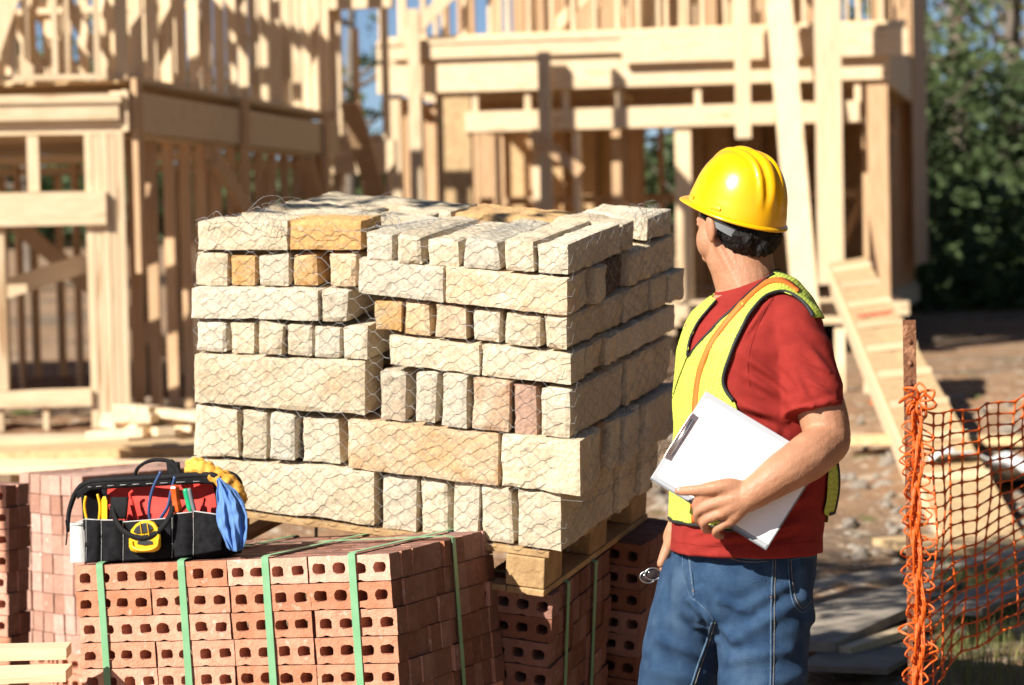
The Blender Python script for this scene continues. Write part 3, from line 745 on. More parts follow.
# beam along the right-hand wall, seen from outside
LW.member('beam', .006, .05, -.02, 6.42, zl(132), zl(91)); LW.member('beam', -.09, .003, .0, 6.4, zl(131.5), zl(92))
LW.member('plate', -.14, .0, 0.02, 6.4, zl(137), zl(132.5))
LW.wall_b(0, .30, 6.35, 0, zl(137), .43, .085, top=0, m=M['wood_red'])
for b in (.05, 2.9, 5.7):
    LW.member('post', .055, .095, b, b+.14, zl(190)-.6 if b < 1 else 0.0, zl(86)+.05, M['wood_red'])
LW.stick('brace', (.12, 1.9, zl(150)), (.12, 5.0, .62), .17, .04, M['wood_red'], hy, 'reddish diagonal brace nailed outside the stud wall')
LW.stick('brace', (.14, 6.5, zl(60)), (.5, 8.2, -.1), .20, .045, M['wood_red'], hx)
LW.stick('brace', (.05, 5.0, zl(140)), (.12, 6.2, .6), .16, .045, M['wood_red'], hx)
# upper storey of the left wing
Z2 = 2.57; T2 = 5.2
LW.wall_b(0, .12, 6.4, Z2, T2, .36, .09)
LA.wall_a(.0, -3.2, -.1, Z2, T2, .27, .07); LA.wall_a(.9, -3.2, -.2, Z2, T2, .3, .09); LA.stick('brace', (-2.9, .7, 4.6), (-.6, .7, Z2), .12, .04); LA.stick('brace', (-1.9, -.02, Z2), (-.9, -.02, 4.4), .09, .04)
LA.stick('brace', (-1.0, -.05, Z2-.05), (.05, -.05, T2+.2), .14, .04); LA.stick('brace', (-2.5, -.09, Z2), (-.25, -.09, 4.0), .11, .04)
LW.wall_b(-1.7, .6, 6.3, Z2, T2, .45, .10); LW.wall_a(2.6, -6, -.2, Z2, T2, .45, .10); LW.wall_a(6.25, -7, 0, Z2, T2, .30, .14)
LW.wall_b(-3.6, .3, 6.3, Z2, T2, .6, .10)
LW.wall_a(6.25, -7, 0, 0, zl(137), .30, .14, m=M['wood_red']); LW.wall_a(3.2, -6.5, -.3, 0, zl(137), .55, .09, m=M['wood_red']); LW.stick('brace', (-.3, 3.0, .2), (-2.6, 3.0, 2.1), .14, .04, M['wood_red'])
for c, a0, a1 in ((3.3,-3.1,-.2),(4.2,-2.9,-.3)): LW.member('blocking', a0, a1, 2.58, 2.70, c, c+.05)
for i in range(7): LW.stick('brace', (-.2-.5*i, 1.2+.7*i, Z2+.1), (-1.7-.4*i, 1.6+.6*i, T2-.2), .10, .04)
for i in range(5): LW.stick('brace', (-.11, .4+1.2*i, T2-.4-.2*(i%2)), (-.11, 1.3+1.2*i, Z2+.1), .10, .03, None, hy)
LW.member('beam', -7, 0, -.03, .15, T2, T2+.25); LW.member('beam', -.15, 0, .16, 6.4, T2, T2+.25)
# ---- link wall with the tall window opening
Z25 = 25.0; L0 = P(330, 300, Z25)
LK = Frame(L0, LW.root); LK.n = LW.n; LK.rest = LW.rest
def zk(y): return (300-y)/100.0
LK.member('stud', -.1, .14, .1, .2, -.4, 4.6); LK.member('stud', .58, .63, .0, .14, zk(140), 4.6) ; LK.member('header', .0, .7, -.03, .1, zk(175), zk(142)); LK.member('header', 0, .7, -.03, .1, zk(11), zk(-12))
LK.member('stud', .29, .335, .02, .1, zk(135), zk(30), M['wood_red']); LK.member('plate', .0, .62, -.05, .12, zk(141), zk(136))
for a in (.0, .35, .6): LK.member('stud', a, a+.05, 0, .1, -.4, zk(176))
LW.flush()

# ---- right wing
B0 = P(385, 310, 27.5)
RW = Frame(B0, empty('timber_house_frame', V((B0.x+2.7, B0.y, gz(B0.x, B0.y))), 'sunlit timber house frame behind the worker, with raised floor and long beam', 'house frame', 'timber frames of the unfinished house'))
def zr(y): return (310-y)/91.0
W5 = 5.5
for a, wd in ((.05,.17),(.34,.12)): RW.member('post', a, a+wd, 0, .14, 0, zr(96))
RW.member('post', .62, 1.0, .0, .14, 0, zr(96), M['osb'])
RW.member('post', 1.62, 1.80, .35, .49, 0, zr(140)); RW.member('stud', 1.20, 1.24, .4, .5, 0, zr(140), M['wood_red'])
RW.member('post', 2.12, 2.20, .0, .14, 0, zr(136)); RW.member('post', 3.23, 3.40, .0, .14, 0, zr(136))
RW.member('post', 5.28, 5.5, .0, .16, 0, zr(96), M['wood_red'])
RW.member('beam', -.02, W5+.02, -.06, -.002, zr(95), zr(66)); RW.member('beam', -.0, W5+.2, -.12, -.064, zr(62), zr(48), None)
RW.member('plate', .0, W5+.2, -.14, .15, zr(47.5), zr(43)); RW.member('beam', 2.7, W5+.22, -.17, -.122, zr(73), zr(48))
RW.member('header', .95, 5.2, -.05, .0, zr(135), zr(115)); RW.member('plate', .95, 5.25, 0.002, .14, zr(136), zr(131))
for a in (.72, 1.30, 1.72, 2.3, 3.15, 4.0, 4.85): RW.member('cripple', a+.3, a+.37, 0, .1, zr(130.5), zr(96))
# scaffold uprights and long planks standing against the front
RW.member('upright', .37, .50, -.24, -.20, .0, zr(45)+.35)
RW.member('upright', 1.80, 1.94, -.30, -.26, .95, zr(60))
RW.stick('brace', (1.72, -.34, zr(138)), (2.25, -.34, zr(178)), .13, .04, M['wood_red'])
RW.member('upright', 3.93, 4.09, -.55, -.50, zr(150), zr(-40)) 
RW.stick('plank', (4.36, -.5, zr(-30)), (4.66, -.9, -.15), .27, .045)
RW.member('upright', 4.78, 5.05, -.9, -.85, .22, zr(-40))
RW.stick('brace', (.30, -.2, zr(46)), (1.25, -.2, zr(-35)), .14, .04)
# sill and floor edge
RW.member('rim_joist', -.1, W5+.1, -.05, .0, -.22, -.0); RW.member('floor_plate', -.1, W5+.1, -.07, .15, .004, .05)
RW.member('ledger', 2.8, W5+.2, -.6, -.35, -.12, .02)
RW.member('floor_sheet', -.0, W5, .1, 7.5, -.03, -.005, M['osb']); RW.member('floor_sheet', 0, W5, .1, 7.5, zr(50), zr(47), M['osb'])
for i in range(18): RW.member('joist', .05, W5-.05, .25+i*.406, .29+i*.406, zr(92), zr(51))
for a in (.1, 1.5, 3.0, 4.4, 5.3):
    for b in (.0, 3.5): RW.member('pier', a, a+.2, b, b+.2, -1.2, -.23)
# rear rooms, dark behind the openings
RW.wall_a(3.0, .2, W5-.1, 0, zr(96), .5, .10, m=M['wood_red']); RW.wall_a(7.3, 0, W5, 0, zr(96), .45, .14, m=M['wood_red'])
RW.member('sheathing', 0, 1.9, 7.46, 7.48, -.2, zr(50), M['osb']); RW.member('sheathing', 2.5, W5, 7.46, 7.48, -.2, zr(50), M['osb'])
RW.wall_b(2.6, .3, 3.0, 0, zr(96), .45, .1, m=M['wood_red'])
RW.member('blocking', .3, W5-.2, 2.9, 2.99, 1.15, 1.25, M['wood_red']); RW.member('beam', .2, W5-.2, 1.6, 1.7, zr(118), zr(97), M['wood_red'])
for i in range(5): RW.stick('brace', (.7+i, 3.15, .2), (1.5+i, 3.15, 2.0), .1, .04, M['wood_red'])
RW.wall_b(.15, .2, 7.3, 0, zr(96), .4, .14, m=M['wood_red'])
# upper storey
U2 = zr(42); UT = 5.6
RW.wall_a(.0, .0, W5+.2, U2, UT, .235, .09); RW.wall_a(.5, .1, W5, U2, UT, .37, .09); RW.stick('brace', (1.9, .3, U2+.1), (3.3, .3, U2+1.5), .12, .04); RW.stick('brace', (4.9, .3, U2+.1), (3.9, .3, U2+1.5), .12, .04); RW.wall_a(2.2, .0, W5+.2, U2, UT, .30, .12, m=M['wood_red']); RW.wall_a(7.2, 0, W5, U2, UT, .30, .12)
RW.member('sheathing', .3, 4.6, 7.1, 7.13, U2, UT, M['wood_red']); RW.wall_b(2.9, .3, 7, U2, UT, .40, .1); RW.wall_a(4.5, 0, W5, U2, UT, .42, .12, m=M['wood_red'])
q0 = P(872, 310, 27.0); q1 = P(917, 310, 35.0); dyx = V((q1.x-q0.x, q1.y-q0.y, 0)); LX = dyx.length; dyx.normalize()
RX = Frame(V((q0.x, q0.y, B0.z)), RW.root, V((dyx.y, -dyx.x, 0)), dyx); RX.n = RW.n; RX.rest = RW.rest
RX.wall_b(0, .1, LX, 0, zr(96), .34, .09, top=0, m=M['wood_red']); RX.wall_b(.14, .0, LX, U2, UT, .36, .10, m=M['wood_red'])
RX.member('beam', .11, .15, -.1, LX, zr(93), zr(46), M['wood_h']); RX.member('beam', .0, .04, .1, LX, -.24, -.004, M['wood_h']); RX.member('soffit', -.3, .10, .1, LX, zr(94), zr(92), M['osb'])
RX.stick('brace', (.06, .4, .1), (.06, 3.4, 2.2), .14, .04, M['wood_red'], RX.dy)
for a in (1.0, 2.4, 3.9): RW.member('header', a, a+.9, -.02, .1, 4.2, 4.4)
RW.member('beam', -.1, W5+.3, -.05, .16, UT, UT+.25)
RX.member('sheathing', .15, .17, LX*.62, LX, .3, UT+.3, M['wood_red'])
RW.flush()

# ------------------------------------------------------------------ ramp at the right of the house
rr = empty('timber_ramp', P(930, 480, 21.0), 'broad cleated timber ramp sloping down from the house floor to the dirt', 'ramp')
tl, tr, bl_, br_ = P(829, 263, 20.5), P(866, 257, 20.5), P(950, 548, 10.9), P(1028, 544, 10.9)
bm_ = MB(); nrm = (tr-tl).cross(bl_-tl).normalized(); nrm = nrm if nrm.z > 0 else -nrm
bm_.hexa([tl-nrm*.05, tr-nrm*.05, bl_-nrm*.05, br_-nrm*.05, tl, tr, bl_, br_]); bm_.build('deck', M['osb'], rr)
for i in range(9):
    t = .06+.1*i; a = tl.lerp(bl_, t)+nrm*.003; b_ = tr.lerp(br_, t)+nrm*.003
    x = MB(); d = (bl_-tl).normalized()*.05; x.hexa([a, b_, a+d, b_+d, a+nrm*.035, b_+nrm*.035, a+d+nrm*.035, b_+d+nrm*.035]); x.build('cleat', M['wood_h'], rr)
for a, b_ in ((tl, bl_), (tr, br_)):
    x = MB(); x.hexa([a-nrm*.27-hx*.02, a-nrm*.27+hx*.02, b_-nrm*.27-hx*.02, b_-nrm*.27+hx*.02, a-nrm*.055-hx*.02, a-nrm*.055+hx*.02, b_-nrm*.055-hx*.02, b_-nrm*.055+hx*.02]); x.build('stringer', M['wood_h'], rr)
x = MB(); random.seed(3)
for i in range(9):      # stamped red ink strokes on the ramp sheet
    u0 = .12+.085*i; q = tl.lerp(bl_, .30+.004*math.sin(i*2)); q2 = tr.lerp(br_, .30); e = (q2-q).normalized(); W_ = (q2-q).length
    c = q+e*u0*W_+nrm*.005; dn = (bl_-tl).normalized()
    x.box(c, e*.018, dn*.13, nrm*.002)
    if i % 2: x.box(c+dn*(.05 if i % 4 == 1 else 0), e*.07, dn*.02, nrm*.0025)
o = x.build('lumber_stamp', M['stain'], rr)
# posts and rails near the ramp foot
for i, (px, y0, y1, Z, w) in enumerate([(840,328,408,20.5,.085),(868,360,466,19.5,.06),(812,400,470,19,.08)]):
    x = MB(); x.bar(P(px, y1+10, Z), P(px, y0, Z), w, w, hx); o = x.build('wooden_stake', M['wood_v'])
    tag(o, ['short pale post standing under the house floor by the ramp','thin upright stake in the dirt under the ramp','short post behind the worker\'s elbow'][i], 'stake')
x = MB(); p = P(877, 462, 18.6); q = P(877, 404, 18.6); x.tube([p, p.lerp(q,.5)+hx*.01, q], [.02,.03,.022], 8); x.tube([q, q+hz*.03], [.05,.045], 10)
o = x.build('marker_stake', M['net']); tag(o, 'small orange marker stake standing in the dirt below the ramp', 'marker')

# ------------------------------------------------------------------ lumber and boards lying about
def board(px, py, Z, l, w, th, yaw, pitch=0, m='wood_h', label='', cat='board', group='loose boards on the ground', name='loose_board', roll=0, ground=True):
    c = P(px, py, Z)
    if ground:      # put it on the ground along this line of sight
        d = ray(px, py); t = 3.0
        while t < 60:
            q = CAM+d*t
            if q.z < gz(q.x, q.y)+.03+th/2: break
            t += .02
        c = q
    R_ = Matrix.Rotation(yaw, 3, 'Z') @ Matrix.Rotation(pitch, 3, 'Y') @ Matrix.Rotation(roll, 3, 'X')
    b = MB(); n = max(2, int(l/.25)); rings = []
    sd = random.random()*50
    for i in range(n+1):
        x = -l/2+l*i/n; bow = .012*noise.noise(V((sd, x, 0))); tw = .01*noise.noise(V((sd, x*.7, 4)))
        rings.append([c+R_ @ V((x, yy+tw, zz+bow)) for yy, zz in ((-w/2,-th/2),(w/2,-th/2),(w/2,th/2),(-w/2,th/2))])
    b.rings(rings, True); o = b.build(name, M[m]); tag(o, label, cat, group); return o
random.seed(8)
R = math.radians
board(60, 452, 13.5, 3.4, .55, .05, R(-4), 0, 'osb', 'wide pale plywood sheet on top of the lumber heap at the left', 'plywood', 'lumber heap at the left', 'plywood_sheet', ground=False)
board(30, 440, 13.9, 2.6, .3, .04, R(3), 0, 'wood_h', 'pale plank lying behind the wide plywood sheet', 'plank', 'lumber heap at the left', 'lumber_plank', ground=False)
board(120, 462, 13.2, 2.8, .24, .045, R(5), R(1), 'wood_h', 'long plank under the wide plywood sheet', 'plank', 'lumber heap at the left', 'lumber_plank', ground=False)
board(20, 467, 12.6, 1.9, .2, .05, R(-8), 0, 'wood_h', 'short thick plank at the left end of the lumber heap', 'plank', 'lumber heap at the left', 'lumber_plank', ground=False)
for k in range(3):
    x = MB(); q = P([10, 90, 165][k], 474, 13.3); g0 = gz(q.x, q.y); x.hexa([V((q.x+i*.09, q.y+j*.5, g0-.05 if k_ == 0 else q.z+.02)) for k_ in (0,1) for j in (0,1) for i in (0,1)])
    o = x.build('support_block', M['wood_h']); tag(o, '%s wooden bearer holding up the lumber heap at the left' % ['left','middle','right'][k], 'bearer', 'bearers of the lumber heap')
for i in range(12):
    px = 118+(i*37 % 70); py = 436-8*(i//3)+random.uniform(-3,3)
    board(px, py, 13.0+.1*(i % 3), random.uniform(.28,.5), .09, .045, R(random.uniform(-75,-20)), R(random.uniform(-8,8)), 'wood_h',
          '%s%s offcut in the heap of short lumber ends left of the stones' % (ORDN[i] if i else 'lowest front', ' highest' if i == 11 else ''), 'offcut', 'short lumber ends left of the stones', 'lumber_offcut', ground=False)
# planks at the lower left corner
board(-58, 656, 5.95, .60, .10, .026, R(3), 0, 'wood_h', 'pale plank, upper of the two in the lower left corner', 'plank', 'planks in the lower left corner', 'lumber_plank', ground=False)
board(-64, 676, 5.85, .62, .10, .026, R(1), 0, 'wood_h', 'pale plank, lower of the two in the lower left corner', 'plank', 'planks in the lower left corner', 'lumber_plank', ground=False)
x = MB(); q = P(-30, 690, 5.95); x.hexa([V((q.x+i*.3-.3, q.y+j*.12-.02, (0.0 if k_ == 0 else q.z-.006))) for k_ in (0,1) for j in (0,1) for i in (0,1)])
o = x.build('support_block', M['greyb']); tag(o, 'dark bearer under the planks in the lower left corner', 'bearer')
# debris at the right
deb = [(862,620,1.1,.22,.035,62,'greyb','grey board lying flat in the shade behind the worker'),(880,600,.9,.16,.03,48,'greyb','narrow grey board across the dirt behind the worker'),(868,655,.8,.3,.02,70,'greyb','broad grey sheet near the lower edge behind the worker'),
       (905,632,.9,.05,.03,55,'wood_h','thin batten beside the grey boards'),(1030,540,1.3,.5,.03,20,'osb','wide sheet lying behind the orange net'),(975,565,1.8,.2,.04,35,'greyb','grey plank slanting behind the orange net'),(1040,472,1.2,.3,.04,10,'wood_h','pale plank at the foot of the ramp'),(1010,590,1.2,.2,.03,60,'greyb','dark plank behind the net at the right edge'),(940,440,1.2,.2,.05,-30,'osb','sheet offcut leaning on the spoil heap')]
for px, py, l, w_, th, yw, m, lab in deb: board(px, py, 0, l, w_, th, R(yw), R(random.uniform(-2,2)), m, lab)
# white sheet on the debris at the right edge
x = MB(); c = P(1012, 452, 13.0)
x.grid(lambda a, b: c+V((a-.5, (b-.5)*.9, .10*noise.noise(V((a*3,b*3,0)))+.05*noise.noise(V((a*9,b*7,3)))-.12*b)), 24, 18)
o = x.build('white_tarp', M['white'], smooth=True); s_ = o.modifiers.new('s', 'SOLIDIFY'); s_.thickness = .004; tag(o, 'crumpled white sheet behind the orange net at the right edge', 'tarp')
x = MB(); 
for k in range(420):   # rubble
    px = random.choice([random.uniform(845, 960), random.uniform(930, 1040), random.uniform(640, 720)]); py = random.uniform(400, 640)
    d = ray(px, py); t = 4.0
    while t < 40:
        q = CAM+d*t
        if q.z < gz(q.x, q.y): break
        t += .05
    r = random.uniform(.008, .035)*(1+.03*t)
    a = V((random.uniform(-1,1),random.uniform(-1,1),random.uniform(-.4,.4))).normalized(); b_ = a.orthogonal().normalized(); c_ = a.cross(b_)
    x.ell(q+V((0,0,r*.3)), a*r*random.uniform(.8,1.6), b_*r, c_*r*random.uniform(.5,.9), 6, 4)
o = x.build('gravel', M['greyb']); tag(o, 'scattered stones and clods of rubble on the dirt', 'gravel', None, 'stuff')

# ------------------------------------------------------------------ orange net fence and its post
PB = P(915, 700, 6.6); PT = P(909, 320, 6.6); gpb = V((PB.x, PB.y, gz(PB.x, PB.y)-.05)); 
root = empty('fence_post', gpb, 'rusty steel fence post with small studs holding the orange net', 'post')
x = MB(); e1 = RT; e2 = FW
def prof(c): return [c+e1*a+e2*b for a, b in ((-.017,-.004),(.017,-.004),(.017,.0),(.003,.001),(.003,.022),(-.003,.022),(-.003,.001),(-.017,0))]
x.rings([prof(gpb.lerp(PT, i/14)+V((.002*noise.noise(V((i,0,0))),0,0))) for i in range(15)]); x.build('post_shaft', M['rust'], root)
x = MB()
for i in range(22):
    c = gpb.lerp(PT, .1+.86*i/21)-e2*.006; x.ell(c, e1*.006, e2*.005, UP*.008, 8, 5)
x.build('studs', M['rust'], root)['kind'] = 'stuff'
NT0, NB0 = P(914, 408, 6.58), P(917, 692, 6.58)
NT1, NB1 = P(1060, 371, 7.0), P(1060, 590, 7.0)
def netp(u, v):      # u along the fence, v from top to bottom
    sag = -.05*math.sin(min(1, u)*math.pi)*(1-v)
    p = NT0.lerp(NT1, u).lerp(NB0.lerp(NB1, u), v)
    j = V((noise.noise(V((u*5,v*3,0))), noise.noise(V((u*5,v*3,7)))*2.2, noise.noise(V((u*5,v*3,11)))))*.022
    return p+j+V((0,0,sag))-FW*.03*math.sin(u*7+v*2)*(1 if u > .05 else 0)
x = MB(); NU, NV = 12, 20
def strand(pts, r=.0021): x.tube(pts, r, 5)
def nk(i, j): 
    u = (i/NU); return netp(u**1.0, j/NV)
for i in range(NU+1):
    for j in range(NV):
        a, b = nk(i, j), nk(i, j+1); x.tube([a, a.lerp(b,.25), a.lerp(b,.5), a.lerp(b,.75), b], [.0046,.0030,.0022,.0030,.0046], 5, cap=False)
for j in range(NV+1):
    for i in range(NU):
        a, b = nk(i, j), nk(i+1, j); x.tube([a, a.lerp(b,.25), a.lerp(b,.5), a.lerp(b,.75), b], [.0046,.0030,.0022,.0030,.0046], 5, cap=False)
# bunched end wound on the post: folded rows sticking out like loops
random.seed(4)
for j in range(30):
    v = j/29; c = NT0.lerp(NB0, v)+V((.008*noise.noise(V((v*6,0,3))),0,0)); 
    for k in range(2):
        l = random.uniform(.022,.048)*(1 if v > .1 else .6); sgn = -1 if (k+j) % 3 else 1; up = random.uniform(-.02,.03); dp = random.uniform(-.02,.02)
        p = [c-e2*.028, c-e2*.03+e1*sgn*l*.6+V((0,0,up)), c-e2*.03+e1*sgn*l+V((0,0,up+.012))+e2*dp, c-e2*.03+e1*sgn*l*.55+V((0,0,up+.028)), c-e2*.028+V((0,0,.03))]
        x.tube(smooth_curve(p, 4), .0024, 5)
def fold(i, k):      # net gathered into a flat pleated ribbon
    v = i/90; return NT0.lerp(NB0, v)-e2*(.026+.012*abs((k-3)/3)+.006*math.sin(v*40+k))+e1*((k-3)*.0036*(1+.5*noise.noise(V((v*9,k*.3,0))))+.006*math.sin(v*11)+.006*noise.noise(V((v*6,0,8))))
for k in range(7): x.tube([fold(i, k) for i in range(91)], [.0022 if i % 3 else .0036 for i in range(91)], 5)
for i in range(0, 91, 3): x.tube([fold(i, k) for k in range(7)], .0034, 5)
# loose corner knotted above
kp = P(918, 400, 6.55)
for k in range(7):
    a = k*.9; x.tube(smooth_curve([kp, kp+e1*.03*math.cos(a)+V((0,0,.03*math.sin(a)))-e2*.02, kp+e1*.05*math.cos(a+.6)+V((0,0,.045*math.sin(a+.6))), kp+e1*.02*math.cos(a+1.5)+V((0,0,.02))], 4), .0035, 5)
o = x.build('orange_net', M['net'], smooth=True); tag(o, 'orange plastic mesh barrier net bunched on the rusty post', 'barrier net')

# grass at the lower right
x = MB(); random.seed(9)
for k in range(3800):
    gy = random.uniform(7.9, 10.2); gx = .163*gy+abs(random.gauss(0, .5))
    if proj(V((gx, gy, gz(gx, gy))))[0] < 925+30*random.random(): continue
    z = gz(gx, gy); h = random.uniform(.03, .11)*(1 if random.random() < .9 else 1.6); a = random.uniform(0, 6.28); l = random.uniform(.1,.6)*h; w_ = random.uniform(.0012,.0026)
    d = V((math.cos(a), math.sin(a), 0)); n_ = V((-d.y, d.x, 0))*w_
    b0 = V((gx, gy, z-.01)); b1 = b0+d*l*.35+hz*h*.6; b2 = b0+d*l+hz*h
    x.add([b0-n_, b0+n_, b1+n_*.8, b1-n_*.8, b2], [(0,1,2,3),(3,2,4)])
o = x.build('grass', M['grass'], norecalc=True); tag(o, 'rough green and straw grass under the orange net', 'grass', None, 'stuff')

# ------------------------------------------------------------------ trees
def tree(px, Z, h, cr, leaf, label, seed, n=3600, ls=.20, kind='broadleaf_tree', lean=0, group='trees beyond the house'):
    rnd = random.Random(seed); base = P(px, 300, Z); bx, by = base.x, base.y; b0 = V((bx, by, gz(bx, by)-.2))
    root = empty(kind, b0, label, 'tree', group)
    t = MB(); tops = []
    trunk = [b0+V((lean*.3*k*h/6+.15*noise.noise(V((seed,k,0))), .2*noise.noise(V((seed,k,5))), h*.75*k/6)) for k in range(7)]
    t.tube(smooth_curve(trunk, 3), [h*.022*(1-.8*i/18)+.02 for i in range(19)], 8)
    limbs = []
    for k in range(11):
        f = rnd.uniform(.25, .95); s_ = trunk[0].lerp(trunk[-1], f); a = rnd.uniform(0, 6.28); L_ = cr*rnd.uniform(.6,1.05)*(1.15-f*.5)
        e = s_+V((math.cos(a)*L_, math.sin(a)*L_, L_*rnd.uniform(.3,.9))); m_ = s_.lerp(e, .5)+V((0,0,-.1*L_))
        t.tube(smooth_curve([s_, m_, e], 4), [h*.009*(1-.85*i/8)+.008 for i in range(9)], 6); limbs.append((s_, m_, e))
        for q in range(2):
            e2_ = m_.lerp(e, .4)+V((rnd.uniform(-1,1),rnd.uniform(-1,1),rnd.uniform(0,1)))*L_*.5; t.tube([m_, e2_], [h*.004, .008], 5); limbs.append((m_, m_, e2_))
    t.build('trunk', M['bark'], root, smooth=True)
    cl = []
    for (a, b, c) in limbs: cl += [(c, cr*rnd.uniform(.20,.36)), (b.lerp(c,.6), cr*rnd.uniform(.16,.28))]
    for _ in range(14):
        d = V((rnd.gauss(0,1),rnd.gauss(0,1),rnd.gauss(0,1))).normalized(); cl.append((b0+V((lean*h*.25,0,h*.62))+V((d.x*cr*.9,d.y*cr*.9,d.z*h*.32)), cr*rnd.uniform(.15,.30)))
    fm = MB(); k_ = n//len(cl)
    for c, r in cl:
        for _ in range(k_):
            d = V((rnd.gauss(0,1),rnd.gauss(0,1),rnd.gauss(0,.7))); d = d.normalized()*r*rnd.uniform(.25,1.15)
            p = c+d; u = V((rnd.uniform(-1,1),rnd.uniform(-1,1),rnd.uniform(-.6,.6))).normalized(); v = u.cross(V((rnd.uniform(-1,1),rnd.uniform(-1,1),rnd.uniform(-1,1)))).normalized()
            s_ = ls*rnd.uniform(.5,1.2); fm.add([p-u*s_*.5, p+v*s_*.28, p+u*s_*.5, p-v*s_*.28], [(0,1,2,3)])
    fm.build('crown', M[leaf], root)
LAB = iter(['dark green leafy tree nearest the house corner at the right','olive tree with thin pale trunk at the right edge','tall green tree with blue sky gaps behind the right edge','russet-tinged tree at the far right edge','low dark shrubby tree at the foot of the woods','bushy olive tree low behind the ramp',
  'dark tree seen through the house posts','tree crown seen through the tall window opening','tree standing behind the left house wing','tree showing between the posts right of the worker','small green tree behind the middle of the house','slim tree behind the left end of the house frame'])
spec = [(925,50,11.3,3.0,'leafA'),(1008,48,10.6,2.6,'leafB'),(966,60,14,3.0,'leafB'),(1048,53,9.6,3.0,'leafC'),(955,45,4.4,2.2,'leafD'),(1015,44,4.0,2.2,'leafD'),
        (872,44,6.5,2.6,'leafD'),(349,60,9.0,1.3,'leafD'),(150,50,6.0,2.6,'leafD'),(850,36,3.8,1.6,'leafA'),(640,48,5.0,2.6,'leafD'),(30,47,6.5,2.8,'leafD')]
for i, (px, Z, h, cr, lf) in enumerate(spec): tree(px, Z, h, cr, lf, next(LAB), 40+i, n=(1250 if Z > 46 else 2600) if px > 900 else (600 if px == 349 else 2600), ls=.17+.003*(Z-30), lean=.1*math.sin(i*2))
def shade_tree():
    rnd = random.Random(5); b0 = V((-2.75, 6.15, gz(-2.75, 6.15)-.1)); root = empty('broadleaf_tree', b0, 'tree beyond the left edge whose crown shades the dirt behind the worker', 'tree')
    t = MB(); t.tube(smooth_curve([b0, b0+V((.05,.02,1.6)), b0+V((-.03,.05,3.2)), b0+V((.05,0,4.9))], 4), [.09,.085,.08,.075,.07,.06,.055,.05,.045,.04,.03,.02,.012], 8); c0 = b0+V((.1,.0,4.35))
    cl = []
    for i in range(46):
        d = V((rnd.gauss(0,1),rnd.gauss(0,1),rnd.gauss(0,1))).normalized()*rnd.uniform(.3,1); e = c0+V((d.x*1.5,d.y*1.5,d.z*1.25)); cl.append(e)
        if i % 3 == 0: t.tube([b0+V((0,0,2.9+d.z*.5)), b0.lerp(e,.5)+V((0,0,1.4)) if False else (b0+V((0,0,3.4))).lerp(e,.5), e], [.03,.018,.006], 5)
    t.build('trunk', M['bark'], root); fm = MB()
    for e in cl:
        for _ in range(120):
            d = V((rnd.gauss(0,1),rnd.gauss(0,1),rnd.gauss(0,1))).normalized()*rnd.uniform(.1,.42); p = e+d
            u = V((rnd.uniform(-1,1),rnd.uniform(-1,1),rnd.uniform(-.6,.6))).normalized(); v = u.cross(V((rnd.uniform(-1,1),rnd.uniform(-1,1),rnd.uniform(-1,1)))).normalized(); s_ = rnd.uniform(.06,.12)
            fm.add([p-u*s_*.5, p+v*s_*.28, p+u*s_*.5, p-v*s_*.28], [(0,1,2,3)])
    fm.build('crown', M['leafB'], root)
shade_tree()
x = MB(); rnd = random.Random(77)
for k in range(26000):   # the wood beyond, one mass
    px = rnd.uniform(-400, 1500); Z = rnd.uniform(64, 80); 
    top = (2.6 if px < 860 else 2.4)+1.2*noise.noise(V((px*.012, Z*.1, 0)))+1.0*noise.noise(V((px*.05, Z*.2, 4)))
    q = P(px, 300, Z); z = gz(q.x, q.y)+top*rnd.random()**.9*.72; p = V((q.x, q.y, z))
    u = V((rnd.uniform(-1,1),rnd.uniform(-1,1),rnd.uniform(-.6,.6))).normalized(); v = u.cross(V((rnd.uniform(-1,1),rnd.uniform(-1,1),rnd.uniform(-1,1)))).normalized(); s_ = rnd.uniform(.3,.75)
    x.add([p-u*s_*.5, p+v*s_*.3, p+u*s_*.5, p-v*s_*.3], [(0,1,2,3)])
for k in range(14000):   # unseen trees added on the right to block low sky light
    q = V((rnd.uniform(13, 19), rnd.uniform(-12, 34), 0)); z = gz(q.x, q.y)+9*rnd.random(); p = V((q.x, q.y, z))
    u = V((rnd.uniform(-1,1),rnd.uniform(-1,1),rnd.uniform(-.6,.6))).normalized(); v = u.cross(V((rnd.uniform(-1,1),rnd.uniform(-1,1),rnd.uniform(-1,1)))).normalized(); s_ = rnd.uniform(.5,1.1)
    x.add([p-u*s_*.5, p+v*s_*.4, p+u*s_*.5, p-v*s_*.4], [(0,1,2,3)])
o = x.build('far_wood', M['leafD']); tag(o, 'far wood of dark trees behind the site, plus unseen trees added at the right', 'woods', None, 'stuff')
x = MB()
for k in range(9000):   # leaf litter and undergrowth at the wood's edge
    px = rnd.uniform(850, 1180); Z = rnd.uniform(36, 50); q = P(px, 300, Z); p = V((q.x, q.y, gz(q.x,q.y)+rnd.random()**1.5*1.9))
    u = V((rnd.uniform(-1,1),rnd.uniform(-1,1),rnd.uniform(-.6,.6))).normalized(); v = u.cross(V((rnd.uniform(-1,1),rnd.uniform(-1,1),rnd.uniform(-1,1)))).normalized(); s_ = rnd.uniform(.14,.4)
    x.add([p-u*s_*.5, p+v*s_*.3, p+u*s_*.5, p-v*s_*.3], [(0,1,2,3)])
o = x.build('undergrowth', M['leafD']); tag(o, 'scrubby undergrowth along the edge of the woods', 'undergrowth', None, 'stuff')
